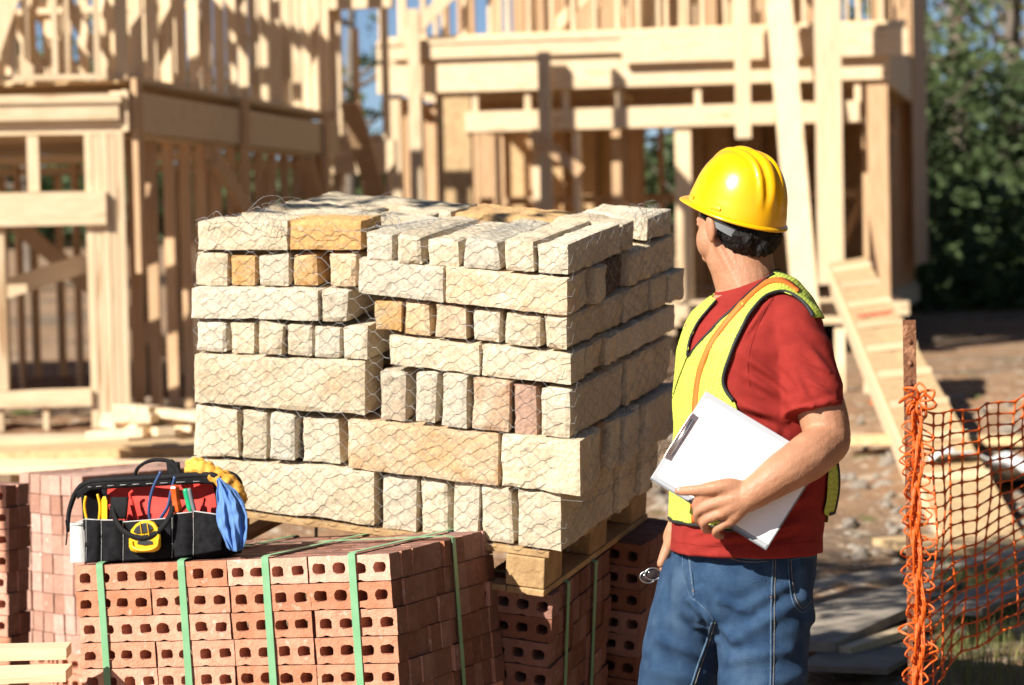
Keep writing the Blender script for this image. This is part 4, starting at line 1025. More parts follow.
# ------------------------------------------------------------------ the worker
ZM = 5.3; PX = F/ZM                       # pixels per metre at his depth
def K(px, py, dz=0): return P(px, py, ZM+dz/PX)
def k(r): return r/PX
ex, ey, ez = RT, FW, UP                   # right, away, up
feet = K(735, 1014, 0); gp = V((feet.x, feet.y, gz(feet.x, feet.y)))
def ring(cx, cy, dz, rx, ry, n=28, tilt=0, yaw=0, sq=2.0, up=None):
    c = K(cx, cy, dz); A = (ex*math.cos(tilt)+ez*math.sin(tilt)); B = ey
    if up is not None:
        up = up.normalized(); A = (ex-up*ex.dot(up)).normalized(); B = up.cross(A)
    a2, b2 = A*math.cos(yaw)+B*math.sin(yaw), B*math.cos(yaw)-A*math.sin(yaw)
    out = []
    for i in range(n):
        t = 6.28318*i/n; co_, si = math.cos(t), math.sin(t)
        q = (abs(co_)**sq+abs(si)**sq)**(1/sq); out.append(c+a2*k(rx)*co_/q+b2*k(ry)*si/q)
    return out
def limb(m, pts, rs, n=16):
    P_ = [K(*p) for p in pts]; 
    sm = smooth_curve(P_, 5); rr = []
    for i in range(len(rs)-1):
        for j in range(5):
            t = j/5; rr.append(k(rs[i]*(1-t)+rs[i+1]*t))
    rr.append(k(rs[-1])); m.tube(sm, rr, n)
    for p, r in ((P_[0], rs[0]), (P_[-1], rs[-1])): m.ell(p, ex*k(r), ey*k(r), ez*k(r), 12, 8)
# ---- head frame: he looks away to the left
hyaw = math.radians(32)
hf = (-ex*math.sin(hyaw)+ey*math.cos(hyaw)).normalized()       # forward
hl = (-ex*math.cos(hyaw)-ey*math.sin(hyaw)).normalized()       # his left
HC = K(735, 211, 0); HS = 1.12
pit = math.radians(8)
hu = (ez*math.cos(pit)-hf*math.sin(pit)).normalized(); hfw = (hf*math.cos(pit)+ez*math.sin(pit)).normalized()
def H(l, f, u): return HC+hl*k(l*HS)+hfw*k(f*HS)+hu*k(u*HS)
tp = math.radians(19); tr_ = math.radians(4)
Tf = (hf*math.cos(tp)+ez*math.sin(tp)).normalized(); Tu = (ez*math.cos(tp)-hf*math.sin(tp)).normalized(); Tl = hl.copy()
Tl, Tu = (Tl*math.cos(tr_)+Tu*math.sin(tr_)).normalized(), (Tu*math.cos(tr_)-Tl*math.sin(tr_)).normalized()
HO = K(737, 211, 0)
def T(l, f, u): return HO+Tl*k(l*.955)+Tf*k(f*.955)+Tu*k(u*.99)
def under_hat(me):      # nothing of head or hair may stand outside the shell
    for v in me.vertices:
        d = v.co-HO; l, f, u = d.dot(Tl)/k(1), d.dot(Tf)/k(1), d.dot(Tu)/k(1)
        if u > -4:
            q = (l/41)**2+(f/50)**2+(max(0,u)/55)**2
            if q > 1: v.co = HO+(Tl*l+Tf*f)*k(1)/math.sqrt(q)+Tu*k(u)/(math.sqrt(q) if u > 0 else 1)
body = MB()
body.ell(H(0,-5,8), hl*k(33), hfw*k(42), hu*k(44), 24, 16)
body.ell(H(0,12,-8), hl*k(29), hfw*k(27), hu*k(38), 24, 16)
body.ell(H(0,18,-30), hl*k(20), hfw*k(19), hu*k(17), 20, 12)
body.ell(H(17,4,-24), hl*k(11), hfw*k(20), hu*k(14), 16, 10); body.ell(H(-17,4,-24), hl*k(11), hfw*k(20), hu*k(14), 16, 10)   # jaw angles
body.ell(H(0,30,-44), hl*k(10), hfw*k(9), hu*k(8), 12, 8)                                    # chin
body.tube([H(0,38,4), H(0,45,-8), H(0,50,-15)], [k(4),k(5),k(6)], 8); body.ell(H(4,44,-16), hl*k(5), hfw*k(5), hu*k(4), 8, 6); body.ell(H(-4,44,-16), hl*k(5), hfw*k(5), hu*k(4), 8, 6)
body.ell(H(0,38,-26), hl*k(11), hfw*k(5), hu*k(2.6), 12, 6); body.ell(H(0,37.5,-31), hl*k(9), hfw*k(5), hu*k(2.8), 12, 6)   # lips
body.ell(H(0,35,9), hl*k(24), hfw*k(7), hu*k(4), 14, 8)                                       # brow
for s_ in (1,-1):                                                                              # ears
    if s_ < 0: body.ell(H(33*s_,-7,-11), hl*k(4.5)+hfw*k(2*s_), hfw*k(9)-hl*k(5*s_), hu*k(13.5), 14, 10)
    if s_ < 0: body.ell(H(33*s_,-5,-20), hl*k(3.5), hfw*k(5), hu*k(6), 10, 8)
body.ell(K(712,240,2), ex*k(16), ey*k(19), ez*k(21), 18, 12)
body.ell(K(710.5,228,-30), ex*k(5.2)+ez*k(1)-ey*k(3), ey*k(5), ez*k(12.5)-ex*k(1.5), 16, 12); body.ell(K(712,238,-29), ex*k(3.6), ey*k(4.5), ez*k(5), 10, 8)
# neck
body.rings([ring(738,222,4,28,28,24), ring(737,245,2,34,31,24), ring(740,262,0,34,33,24), ring(744,276,-2,32,36,24), ring(747,292,-2,31,40,24), ring(750,304,-4,42,60,24), ring(750,325,0,66,84,24), ring(752,420,0,66,76,24), ring(746,540,0,66,72,24)])
limb(body, [(716,240,-20),(728,262,-26),(742,290,-36)], [5,5.5,5], 10)                        # neck muscle
# near arm
ARM = [(790,338,-62),(806,372,-78),(822,412,-92),(828,440,-98)]
limb(body, ARM, [30,26,24,22.5], 18)
limb(body, [(828,441,-100),(808,457,-122),(784,472,-135),(764,486,-138),(748,497,-137)], [22,23,20.5,17,14.5], 18)
body.ell(K(838,444,-96), ex*k(11), ey*k(10), ez*k(12), 12, 8)
# far arm hangs down on the other side
limb(body, [(722,345,74),(712,400,88),(704,455,96)], [25,23,19], 14); limb(body, [(706,455,96),(692,500,84),(674,538,66)], [19,15,12], 14)
# hands
def hand_near(b):
    wr = (750,496,-137); mc = [(716,493,-134),(717,503,-136),(723,513,-136),(731,521,-133)]
    pip = [(699,500,-127),(699,511,-128),(705,521,-128),(716,530,-126)]
    dip = [(696,509,-116),(698,520,-116),(706,529,-117),(718,536,-116)]; tip = [(702,512,-105),(704,523,-106),(711,530,-107),(722,536,-108)]
    for i in range(4):
        limb(b, [wr, ((wr[0]+mc[i][0])/2, (wr[1]+mc[i][1])/2-1, (wr[2]+mc[i][2])/2-3), mc[i]], [11.5, 9, 5.6], 12)
        limb(b, [mc[i], pip[i], dip[i], tip[i]], [5.3,4.7,4.3,3.7] if i < 3 else [4.7,4.1,3.7,3.2], 10)
        b.ell(K(mc[i][0]+1, mc[i][1], mc[i][2]-1.5), ex*k(4.6), ey*k(4.6), ez*k(4.6), 10, 7)
    b.ell(K(733,502,-133), ex*k(17), ey*k(8), ez*k(12)-ex*k(4), 14, 10)
    limb(b, [(744,492,-135),(730,487,-138),(714,488,-138),(699,490,-132),(684,491,-125),(678,491,-122)], [10,9,7.2,5.6,4.9,3.9], 12)
hand_near(body)
def hand_far(b):
    wr = (674,538,66); 
    for i in range(4):
        a = (664-1.5*i+7, 556+i*.8, 58+6*i); c = (660-.8*i+6, 570, 54+6*i); d = (664, 579-i, 50+6*i)
        limb(b, [wr, a], [11, 6], 10); limb(b, [a, c, d, (664, 584-i, 50+6*i)], [5.4,4.8,4.2,3.6], 10)
    limb(b, [(672,540,58),(666,552,48),(661,564,44)], [8,6,4.4], 10)
hand_far(body)
# hips and legs inside the clothes
NL = [(764,575,-38),(764,690,-44),(768,800,-40),(772,900,-42),(774,985,-40)]
FL = [(706,578,36),(676,690,34),(664,800,30),(655,900,40),(648,985,44)]
limb(body, NL, [36,32,22,20,12], 14); limb(body, FL, [36,32,22,20,12], 14)
wk = empty('person', gp, 'worker in lime vest, red shirt and jeans holding a white clipboard, facing the house', 'person')
me = fuse(body, .0032, 5)
push(me, lambda q: .0006*noise.noise(q*30)+.0004*noise.noise(q*90)); under_hat(me)
me.transform(Matrix.Translation(-gp)); ORG[wk.name] = gp
link('body', me, M['skin'], wk, gp, smooth=True)
# face details
for s_ in (1,-1):
    b = MB(); b.ell(H(13*s_,34,0), hl*k(5), hfw*k(4), hu*k(3.4), 12, 8); eo = b.build('eye', M['eye'], wk, smooth=True)
    b = MB(); b.ell(H(13*s_,37.6,0), hl*k(2), hfw*k(.9), hu*k(2), 10, 6); b.build('iris', M['hair'], eo)
    b = MB(); b.tube([H(20*s_,35,7.5), H(13*s_,39,9), H(6*s_,40,7.5)], [k(1.2),k(1.8),k(1.4)], 6); b.build('eyebrow', M['hair'], wk)
# hair: short dark curls below the hat
hb = MB()
hb.ell(H(0,-9,4), hl*k(38), hfw*k(46), hu*k(32), 24, 16); hb.ell(H(-3,-20,-19), hl*k(33), hfw*k(31), hu*k(25), 22, 14)
hb.ell(H(0,10,20), hl*k(39), hfw*k(42), hu*k(26), 24, 14)
rh = random.Random(6)
for i in range(26):
    a = rh.uniform(-2.0, 2.0); u = rh.uniform(-36, 8); f = -math.cos(a); l = math.sin(a)
    if abs(a) > 1.35 and u < -10: continue
    b_ = H(l*34, -12-33*math.cos(a), u)
    _q = proj(b_)
    if _q[0] < 728 and _q[1] > 206 and _q[2] < ZM+.02: continue
    hb.ell(b_, hl*k(rh.uniform(3.5,5)), hfw*k(rh.uniform(3.5,5)), hu*k(rh.uniform(6,9)), 8, 6)
hb.tube([K(703,206,-20), K(705,214,-22), K(707,221,-22)], [k(5),k(4.4),k(2.4)], 8); hb.tube([H(-34,7,14), H(-33.5,8,2), H(-32,8,-6)], [k(4),k(3.4),k(2)], 8)
me = fuse(hb, .0032, 1)
push(me, lambda q: .0024*noise.noise(V((q.x*380,q.y*380,q.z*110)))+.0022*noise.noise(V((q.x*120,q.y*120,q.z*60)))); under_hat(me)
me.transform(Matrix.Translation(-gp)); link('hair', me, M['hair'], wk, gp, smooth=True)

nm = MB(); 
for px, py, dz, a in ((680,490.5,-126,5),): nm.ell(K(px,py,dz), ex*k(3.4), ey*k(1.2), ez*k(2.6), 10, 6)
nm.build('thumb_nail', mat('nail', (.55,.33,.26), None, 20, .35), wk, smooth=True)
# ---- shirt
sh = MB()
TS = [(748,283,-2,31,39),(750,293,-2,46,58),(752,306,-2,57,79),(755,324,0,67,93),(754,350,0,74,101),(755,390,0,78,100),(755,430,0,78,97),(752,470,0,78,94),(749,505,0,77,93),(746,535,0,75,92),(746,551,0,76,92)]
sh.rings([ring(*t, 40, sq=2.2, tilt=(.34,.24,.12,.04,0,0,0,0,0,0,0)[i]) for i, t in enumerate(TS)])
# sleeve of the near arm, with its own hem opening direction
def sleeve(pts, rs, n=28):
    P_ = smooth_curve([K(*p) for p in pts], 4); rr = []
    for i in range(len(rs)-1):
        for j in range(4): rr.append(k(rs[i]+(rs[i+1]-rs[i])*j/4))
    rr.append(k(rs[-1])); sh.tube(P_, rr, n)
sleeve([(777,316,-42),(788,334,-62),(801,364,-76),(810,392,-86),(814,414,-93)], [28,36,33.5,31.5,30.5])
sh.ell(K(782,326,-56), ex*k(35), ey*k(34), ez*k(32), 20, 12)
sleeve([(728,318,48),(724,345,74),(716,385,86),(712,410,90)], [26,30,28,27])
me = fuse(sh, .0042, 6)
def bump_gauss(x, w): return math.exp(-(x/w)**2)
FOLDS = [((800,398),(738,350),4.5,2.4),((788,400),(742,372),4.5,2.6),((783,420),(735,402),5,2.8),((776,432),(728,418),4.5,2.4),((840,385),(805,345),5,1.8),((838,350),(800,322),5,1.4),((812,405),(790,372),4,1.6),
         ((745,540),(810,520),5,1.8),((700,545),(760,532),4,1.6),((740,515),(815,495),5,2.2),((760,480),(825,450),6,2.4),((680,540),(700,500),5,1.4),((835,400),(798,412),3.5,1.4)]
FOLDS += [((770,300),(742,340),2.2,1.0),((828,372),(790,352),2.4,1.1),((836,396),(806,380),2.2,1.2),((760,440),(812,452),2.4,1.5),((752,455),(800,470),2.4,1.3),((690,536),(730,524),2,1.0),((760,540),(800,530),2.2,1.2),((820,470),(780,500),3,1.4)]
def seg_d(x, y, a, b):
    dx, dy = b[0]-a[0], b[1]-a[1]; L2 = dx*dx+dy*dy; t = max(0, min(1, ((x-a[0])*dx+(y-a[1])*dy)/L2)); qx, qy = a[0]+t*dx, a[1]+t*dy
    s_ = (dx*(y-a[1])-dy*(x-a[0]))/math.sqrt(L2); return math.hypot(x-qx, y-qy), s_, t
nrm_ = [v.normal.copy() for v in me.vertices]
for v, n in zip(me.vertices, nrm_):
    x, y, z = proj(v.co); d = .0
    f = n.dot(FW)
    for a, b, w_, amp in FOLDS:
        r, s_, t = seg_d(x, y, a, b)
        if f < .2: d += 1.7*amp*(bump_gauss(r, w_)-.55*bump_gauss(r-w_*1.7, w_))*math.sin(math.pi*min(1,max(.1,t)))
    q = v.co*9; d += 1.1*noise.noise(V((q.x, q.y, q.z*1.6)))+.5*noise.noise(v.co*26)
    if f > .1: d += 1.5*noise.noise(v.co*14)
    v.co += n*k(d)
shirt_bvh_me = me.copy()
me.transform(Matrix.Translation(-gp)); shirt = link('shirt', me, M['shirt'], wk, gp, smooth=True)
def bvh_of(me): return BVHTree.FromPolygons([v.co.copy() for v in me.vertices], [tuple(p.vertices) for p in me.polygons])
SB = bvh_of(shirt_bvh_me)
def hit(bv, px, py, off=0):
    d = ray(px, py); l, n, i, dist = bv.ray_cast(CAM, d)
    if l is None:
        l, n, i, dist = bv.find_nearest(P(px, py, ZM-.12))
    return l+n*k(off), n
def seamline(bv, pts, r, name, m, parent, off=.3, n=6, dash=False):
    pts2 = smooth_curve([V((a, b, 0)) for a, b in pts], n); c = [hit(bv, p.x, p.y, off)[0] for p in pts2]; b = MB()
    if dash:
        for i in range(0, len(c)-1, 2): b.tube([c[i], c[i+1]], k(r), 5)
    else: b.tube(c, k(r), 6)
    return b.build(name, m, parent, smooth=True)
seamline(SB, [(775,296),(764,312),(754,336),(748,362),(750,386)], .35, 'sleeve_seam', M['shirt'], shirt, .2)
hemc = [(787,427),(800,424),(815,418),(830,412),(843,406)]
seamline(SB, [(785,421),(800,417),(815,411),(829,405),(841,399)], .3, 'hem_stitching', M['shirt'], shirt, .2)
seamline(SB, [(672,541),(700,545),(735,546),(780,545),(818,541)], .3, 'hem_stitching', M['shirt'], shirt, .2)
# collar ring
cp = []
for i in range(40):
    t = 6.28318*i/40; cp.append(K(747.5+31.5*math.cos(t), 284-11*math.cos(t)+4*math.sin(-t), -2+39*math.sin(t)))
b = MB(); b.rings([[c+(c-K(747.5,284,-2)).normalized()*k(2.4*math.cos(q*1.0472)*.9)+ez*k(4*math.sin(q*1.0472)) for q in range(6)] for c in cp], False, True); b.build('collar', M['shirt'], shirt, smooth=True)

# ---- vest: follows the shirt, outlined at neck, armhole and hem
def inpoly(x, y, poly):
    c = False; j = len(poly)-1
    for i in range(len(poly)):
        xi, yi = poly[i]; xj, yj = poly[j]
        if (yi > y) != (yj > y) and x < (xj-xi)*(y-yi)/(yj-yi)+xi: c = not c
        j = i
    return c
NEAR = [(774,275),(755,290),(736,309),(722,322),(710,335),(700,346),(691,357),(682,380),(672,410),(655,440),(650,500),(662,517),(675,521),(700,524),(720,528),(745,531),(752,500),(750,460),(745,425),(736,402),(727,390),(725,378),(730,359),(739,337),(749,316),(765,299),(781,294),(795,299),(806,309),(812,319),(826,318),(822,300),(800,276),(785,268)]
FARP = [(718,302),(708,314),(699,326),(692,342),(690,356),(680,382),(672,410),(650,420),(655,360),(668,330),(685,300),(700,290)]
BACKP = [(821,452),(826,470),(824,500),(821,513),(828,518),(860,512),(850,430)]
def in_vest(p, n):
    x, y, z = proj(p)
    if n.dot((p-CAM).normalized()) < .08: return inpoly(x, y, NEAR) or inpoly(x, y, FARP) or inpoly(x, y, BACKP)
    # hidden side: back panel and far front panel with an armhole round the far sleeve
    dz = (z-ZM)*PX
    if y > 522 or y < 272: return False
    cfar = math.hypot(x-700, (y-350))
    if dz > 40 and x < 735 and 300 < y < 402: return False
    if dz > 104: return False
    if x > 790 and 320 < y < 452: return False
    if dz < -50 and y < 452 and x > 765: return False
    return True
bm = bmesh.new(); bm.from_mesh(shirt_bvh_me)
bmesh.ops.subdivide_edges(bm, edges=[e for e in bm.edges if inpoly(*proj(e.verts[0].co)[:2], [(640,260),(870,260),(870,535),(640,535)])], cuts=1, use_grid_fill=True)
bm.normal_update()
kill = [f for f in bm.faces if not in_vest(f.calc_center_median(), f.normal)]
bmesh.ops.delete(bm, geom=kill, context='FACES')
# soften the stepped outline
for it in range(5):
    new = {}
    for v in bm.verts:
        if v.is_boundary:
            nb = [e.other_vert(v).co for e in v.link_edges if e.is_boundary]
            if len(nb) == 2: new[v] = v.co*.4+(nb[0]+nb[1])*.3
    for v, c in new.items(): v.co = c
bm.normal_update()
for v in bm.verts: v.co += v.normal*k(2.6+.5*noise.noise(v.co*22))
# the lower back corner hangs free of the body
me = bpy.data.meshes.new('vest'); bm.to_mesh(me); bm.free()
VB = bvh_of(me)
mev = me.copy(); me.transform(Matrix.Translation(-gp)); vest = link('vest', me, M['vest'], wk, gp, smooth=True)
sd_ = vest.modifiers.new('s', 'SOLIDIFY'); sd_.thickness = k(.8); sd_.offset = 1
vest['label'] = 'lime yellow mesh safety vest with black edging'
# free-hanging back corner
b = MB()
pts = [[(822,440),(828,462),(831,490),(832,512)],[(834,440),(838,466),(838,492),(836,514)]]
def bc(a, c):
    y = 432+84*c; x0 = 812+12*c; x1 = 829+10*math.sin(c*2.6)
    return K(x0+(x1-x0)*a, y-3*a*(c), -20+50*a+6*math.sin(c*5+a*3))
b.grid(bc, 10, 20); bq = b.build('back_panel', M['vest'], vest, smooth=True); sd_ = bq.modifiers.new('s', 'SOLIDIFY'); sd_.thickness = k(1)
b = MB(); b.tube([bc(1, i/12) for i in range(13)]+[bc(1-i/6, 1) for i in range(7)], k(1.6), 6); b.build('edge_binding', M['bind'], vest, smooth=True)
def binding(pts, r=1.7, bv=None, off=3.2, name='edge_binding', m='bind'):
    pts2 = smooth_curve([V((a, b_, 0)) for a, b_ in pts], 5); c = []
    for p in pts2: c.append(hit(bv or SB, p.x, p.y, off)[0])
    for _ in range(2): c = [c[0]]+[(c[i-1]+c[i]*2+c[i+1])/4 for i in range(1, len(c)-1)]+[c[-1]]
    x = MB(); x.tube(c, k(r), 8); return x.build(name, M[m], vest, smooth=True)
binding([(773,277),(755,291),(736,309),(722,322),(710,335),(700,346),(691,357)])
binding([(718,303),(708,314),(699,326),(692,342),(690,356)], 1.3)
binding([(811,318),(806,309),(795,299),(781,294),(765,299),(749,316),(739,337),(730,359),(725,378),(727,390),(735,401)], 1.9)
binding([(672,518),(675,520),(678,522),(700,525),(720,528),(742,531)], 1.8)

def stripe(pts, w, name, m, bv=None, off=3.9):
    pts2 = smooth_curve([V((a, b_, 0)) for a, b_ in pts], 6); L_ = []; R_ = []
    for i, p in enumerate(pts2):
        t = (pts2[min(i+1,len(pts2)-1)]-pts2[max(i-1,0)]).normalized(); n = V((-t.y, t.x, 0))*w/2
        L_.append(hit(SB, p.x+n.x, p.y+n.y, off)[0]); R_.append(hit(SB, p.x-n.x, p.y-n.y, off)[0])
    x = MB(); x.add(L_+R_, [(i, i+1, len(L_)+i+1, len(L_)+i) for i in range(len(L_)-1)]); o = x.build(name, m, vest, smooth=True); s_ = o.modifiers.new('s', 'SOLIDIFY'); s_.thickness = k(.6); s_.offset = 0; return o
stripe([(797,294),(785,285),(772,284),(760,290),(747,302),(730,321),(714,343),(704,366),(699,392),(697,430),(696,470),(696,522)], 5, 'reflective_stripe', M['orange_t'])

# ---- jeans
jn = MB()
JS = [(746,538,0,68,84),(744,555,0,69,86),(740,575,0,71,88),(737,596,0,70,85),(733,612,0,62,74),(730,626,0,48,52)]
jn.rings([ring(*t, 36, yaw=.42) for t in JS])
def leg(c, n=30):
    jn.rings([ring(x, y, dz, rx, ry, n) for x, y, dz, rx, ry in c])
leg([(764,560,-32,50,50),(764,600,-36,50,50),(763,640,-42,46,47),(762,690,-46,43,44),(765,750,-44,38,41),(768,800,-42,33,36),(771,870,-42,31,34),(774,940,-40,30,33),(775,990,-38,31,36)])
leg([(706,560,24,42,54),(698,600,24,46,55),(687,640,28,45,50),(678,690,34,41,44),(670,750,32,37,40),(664,800,30,33,36),(657,870,36,31,34),(652,940,42,30,33),(649,990,44,31,36)])
me = fuse(jn, .0045, 14)
JF = [((690,600),(735,640),5,2),((735,640),(800,600),7,1.8),((740,610),(790,585),6,1.5),((660,640),(700,655),6,1.6),((730,660),(790,650),6,1.5),((700,590),(715,640),4,2.0),((655,670),(695,680),7,1.4),((745,690),(800,675),7,1.4),((690,575),(700,620),3.5,2.2),((800,560),(812,620),5,1.6),((720,600),(750,612),4,1.4)]
nr = [v.normal.copy() for v in me.vertices]
for v, n in zip(me.vertices, nr):
    x, y, z = proj(v.co); d = 0
    if n.dot(FW) < .2:
        for a, b_, w_, amp in JF:
            r, s_, t = seg_d(x, y, a, b_); d += 1.45*amp*(bump_gauss(r, w_)-.5*bump_gauss(r-w_*1.7, w_))
    q = v.co; d += 1.6*noise.noise(V((q.x*6, q.y*6, q.z*16)))+.8*noise.noise(V((q.x*17, q.y*17, q.z*24)))
    if y > 900: d += 2.5*noise.noise(V((q.x*5, q.y*5, q.z*26)))
    v.co += n*k(d)
JB = bvh_of(me)
me.transform(Matrix.Translation(-gp)); jeans = link('jeans', me, M['jeans'], wk, gp, smooth=True)
seamline(JB, [(773,558),(772,585),(771,620),(771,660),(770,700)], 1.0, 'side_seam', M['seam'], jeans, .2)
seamline(JB, [(775.5,558),(774.5,600),(774,650),(773,700)], .35, 'stitching', M['thread'], jeans, .5, 14)
seamline(JB, [(712,622),(707,640),(699,662),(690,690)], 1.3, 'inseam', M['seam'], jeans, .2)
seamline(JB, [(715,622),(710,640),(702,662),(693,690)], .4, 'stitching', M['thread'], jeans, .5, 12)
seamline(JB, [(684,548),(683,560),(685,580),(690,595),(695,601)], .5, 'fly_stitching', M['seam'], jeans, .4, 10)
seamline(JB, [(690,548),(690,562),(692,580),(694,596)], 1.4, 'fly_edge', M['seam'], jeans, .1, 10)
seamline(JB, [(694,599),(708,612),(714,622)], .6, 'crotch_seam', M['seam'], jeans, .3, 10)
seamline(JB, [(724,553),(738,557),(752,559),(769,558)], .8, 'pocket_edge', M['seam'], jeans, .3, 10); seamline(JB, [(724,556),(738,560.5),(752,562),(769,561)], .35, 'stitching', M['thread'], jeans, .5, 14)
seamline(JB, [(788,556),(789,580),(793,602),(802,612),(812,604)], .6, 'pocket_edge', M['seam'], jeans, .3, 10); seamline(JB, [(788,560),(800,558),(815,556)], .8, 'pocket_edge', M['seam'], jeans, .3, 10)
seamline(JB, [(791,560),(792,580),(796,600),(803,608),(811,601)], .35, 'stitching', M['thread'], jeans, .5, 14)
x = MB(); c = hit(JB, 771, 597, .6)[0]; x.ell(c, ex*k(1.2), ey*k(1), ez*k(1.2), 8, 6); c = hit(JB, 694, 591, .8)[0]; x.ell(c, ex*k(1.1), ey*k(1), ez*k(1.1), 8, 6); x.build('rivets', M['copper'], jeans)
# boots
for c, nm in (((775,1000,-40),0),((649,1000,44),1)):
    b = MB(); A = K(*c); A.z = gz(A.x, A.y)+.05; tf = (-ex*.9-ey*.3).normalized(); tf.z = 0; tf.normalize(); sd2 = tf.cross(hz)
    b.ell(A+tf*.07+hz*.0, tf*.15, sd2*.05, hz*.045, 16, 10); b.ell(A-tf*.02+hz*.02, tf*.07, sd2*.048, hz*.07, 14, 10); b.tube([A-tf*.02+hz*.0, A-tf*.02+hz*.10], [.055,.055], 14)
    m_ = fuse(b, .005, 3); m_.transform(Matrix.Translation(-gp)); bo = link('boot', m_, M['boot'], wk, gp, smooth=True)
    b = MB(); r_ = []
    for z_ in (-.05, -.025): r_.append([A+hz*z_+tf*(.05+.17*math.cos(6.28318*i/20))+sd2*(.054*math.sin(6.28318*i/20)) for i in range(20)])
    b.rings(r_); b.build('sole', M['blackrub'], bo)

# ---- hard hat, a thing of its own
hat = empty('hard_hat', T(0,0,0), 'glossy yellow hard hat with raised ridges on the worker\'s head', 'hard hat')
b = MB(); rings_ = []; NA = 96; NR = 34
def hatp(a, s, inner=0):   # a round, s from rim 0 to crown 1
    ca, sa = math.cos(a), math.sin(a)      # ca forward
    th = s*math.pi/2; r = math.cos(th)**.74; u = math.sin(th)**1.02
    A_, B_ = 47.5, 57.0
    l = A_*sa*r; f = B_*ca*r; z = 62*u
    n = V((l/A_**2, f/B_**2, z/62**2)); n.normalize()
    d = 0
    top = sst(.10, .42, s)
    if True:
        m_ = (abs(l))
        d += 3.0*math.exp(-(l/4.6)**4)*top                        # middle ridge
        for c_ in (13.5,): d += 2.4*math.exp(-((m_-c_)/3.0)**4)*top*(1 if abs(f) < 54 else .6)
        d -= 1.3*math.exp(-((m_-8.8)/2.0)**2)*top
    if s < .16: d += 1.6*(1-s/.16)
    return T(l+n.x*d-n.x*inner, f+n.y*d-n.y*inner, z+n.z*d-n.z*inner)
for j in range(NR):
    s_ = (j/NR); rings_.append([hatp(6.28318*i/NA, s_) for i in range(NA)])
b.rings(rings_, False); top_i = len(b.v); b.v.append(hatp(0, .999)); o0 = (NR-1)*NA
for i in range(NA): b.f.append((o0+i, o0+(i+1) % NA, top_i))
def rim(i, e):
    a = 6.28318*i/NA; ca, sa = math.cos(a), math.sin(a); br = max(0, ca)**2.2
    ext = [0, 3.0+10*br, 3.8+12*br, 3.0+11*br, 0][e]; dz = [0, -1.6-2.5*br, -3.4-4*br, -4.6-4.6*br, -5][e]
    A_, B_ = 48.5, 58.2; n = V((sa/A_, ca/B_, 0)).normalized()
    return T(A_*sa+n.x*ext, B_*ca+n.y*ext, dz+(-1.2 if e else 0)*0)
b.rings([[rim(i, e) for i in range(NA)] for e in range(5)]+[[hatp(6.28318*i/NA, .02+.3*q, 3.2) for i in range(NA)] for q in range(3)], False)
o = b.build('shell', M['helmet'], hat, smooth=True); sb_ = o.modifiers.new('sub', 'SUBSURF'); sb_.levels = 1; sb_.render_levels = 1
for f0 in (22, -22):     # slots bosses on the side above the rim
    for sd3 in (1, -1):
        b = MB(); a0 = math.atan2(sd3*math.sqrt(max(0, 1-(f0/58)**2)), f0/58)
        pts = [hatp(a0+q*.012*sd3, .05) for q in range(-9, 10)]; up_ = Tu*k(3.2); outw = (T(0,f0,0)-hatp(a0, .05))*-1; outw.normalize()
        b.rings([[p-up_*.5, p+up_*.5, p+up_*.5+outw*k(1.5), p-up_*.5+outw*k(1.5)] for p in pts]); b.build('side_lug', M['helmet'], hat, bevel=.0006)
b = MB()      # nape strap and ratchet
def nap(a, u, r=1): return T(45*r*math.sin(a), 50*r*math.cos(a)-2, u)
for seg, w0, w1, m_ in (((1.75, 2.6), 9, 9, 'grey'), ((2.45, 3.75), 8, 8, 'grey'), ((3.6, 4.6), 9, 9, 'grey')):
    n_ = 14; r_ = []
    for i in range(n_+1):
        a = seg[0]+(seg[1]-seg[0])*i/n_; drop = -6-11*math.sin((a-1.6)/3.08*math.pi)
        r_.append([nap(a, drop-w0/2, .93), nap(a, drop+w0/2, .93), nap(a, drop+w0/2, .965), nap(a, drop-w0/2, .965)])
    b.rings(r_)
b.build('nape_strap', M['grey'], hat)
x = MB(); c = T(0,-44,-17); x.tube([c, c-Tf*k(4)], [k(5), k(4)], 14); x.build('ratchet_knob', M['grey'], hat, smooth=False)

# ---- clipboard with papers
cA, cB, cC, cD = K(706,391,-101), K(650,479,-101), K(766,550,-124), K(823,462,-124)
nb = (cC-cB).cross(cA-cB).normalized(); nb = nb if nb.dot(FW) < 0 else -nb
cD = cA+(cC-cB)
cl_ = empty('clipboard', cC, 'grey clipboard holding white paper, tucked under the worker\'s left arm', 'clipboard')
def quad(b, i0, i1, j0, j1, z0, z1, rot=0):       # i from A-B edge towards C-D, j from A-D edge towards B-C, fractions
    def q(i, j, z): return cA+(cD-cA)*i+(cB-cA)*j+nb*z
    b.hexa([q(i, j, z) for z in (z0, z1) for j in (j0, j1) for i in (i0, i1)])
b = MB(); quad(b, 0, 1, 0, 1, -.004, 0); b.build('board', M['board'], cl_, bevel=.001)
b = MB(); quad(b, .035, .975, .07, .93, .0006, .0035); b.build('paper', M['paper'], cl_)
b = MB(); quad(b, .05, .99, .055, .945, .0038, .0046); b.build('paper', M['paper'], cl_)
b = MB(); quad(b, -.002, .008, .28, .72, -.006, .007); quad(b, .0, .06, .25, .75, .0052, .0066); b.build('clip', M['copper'], cl_, bevel=.0008)
x = MB(); q0 = cA+(cD-cA)*.03+(cB-cA)*.30+nb*.009; q1 = cA+(cD-cA)*.03+(cB-cA)*.70+nb*.009; x.tube([q0, q1], .0035, 10); x.build('clip_bar', M['steel'], cl_, smooth=True)

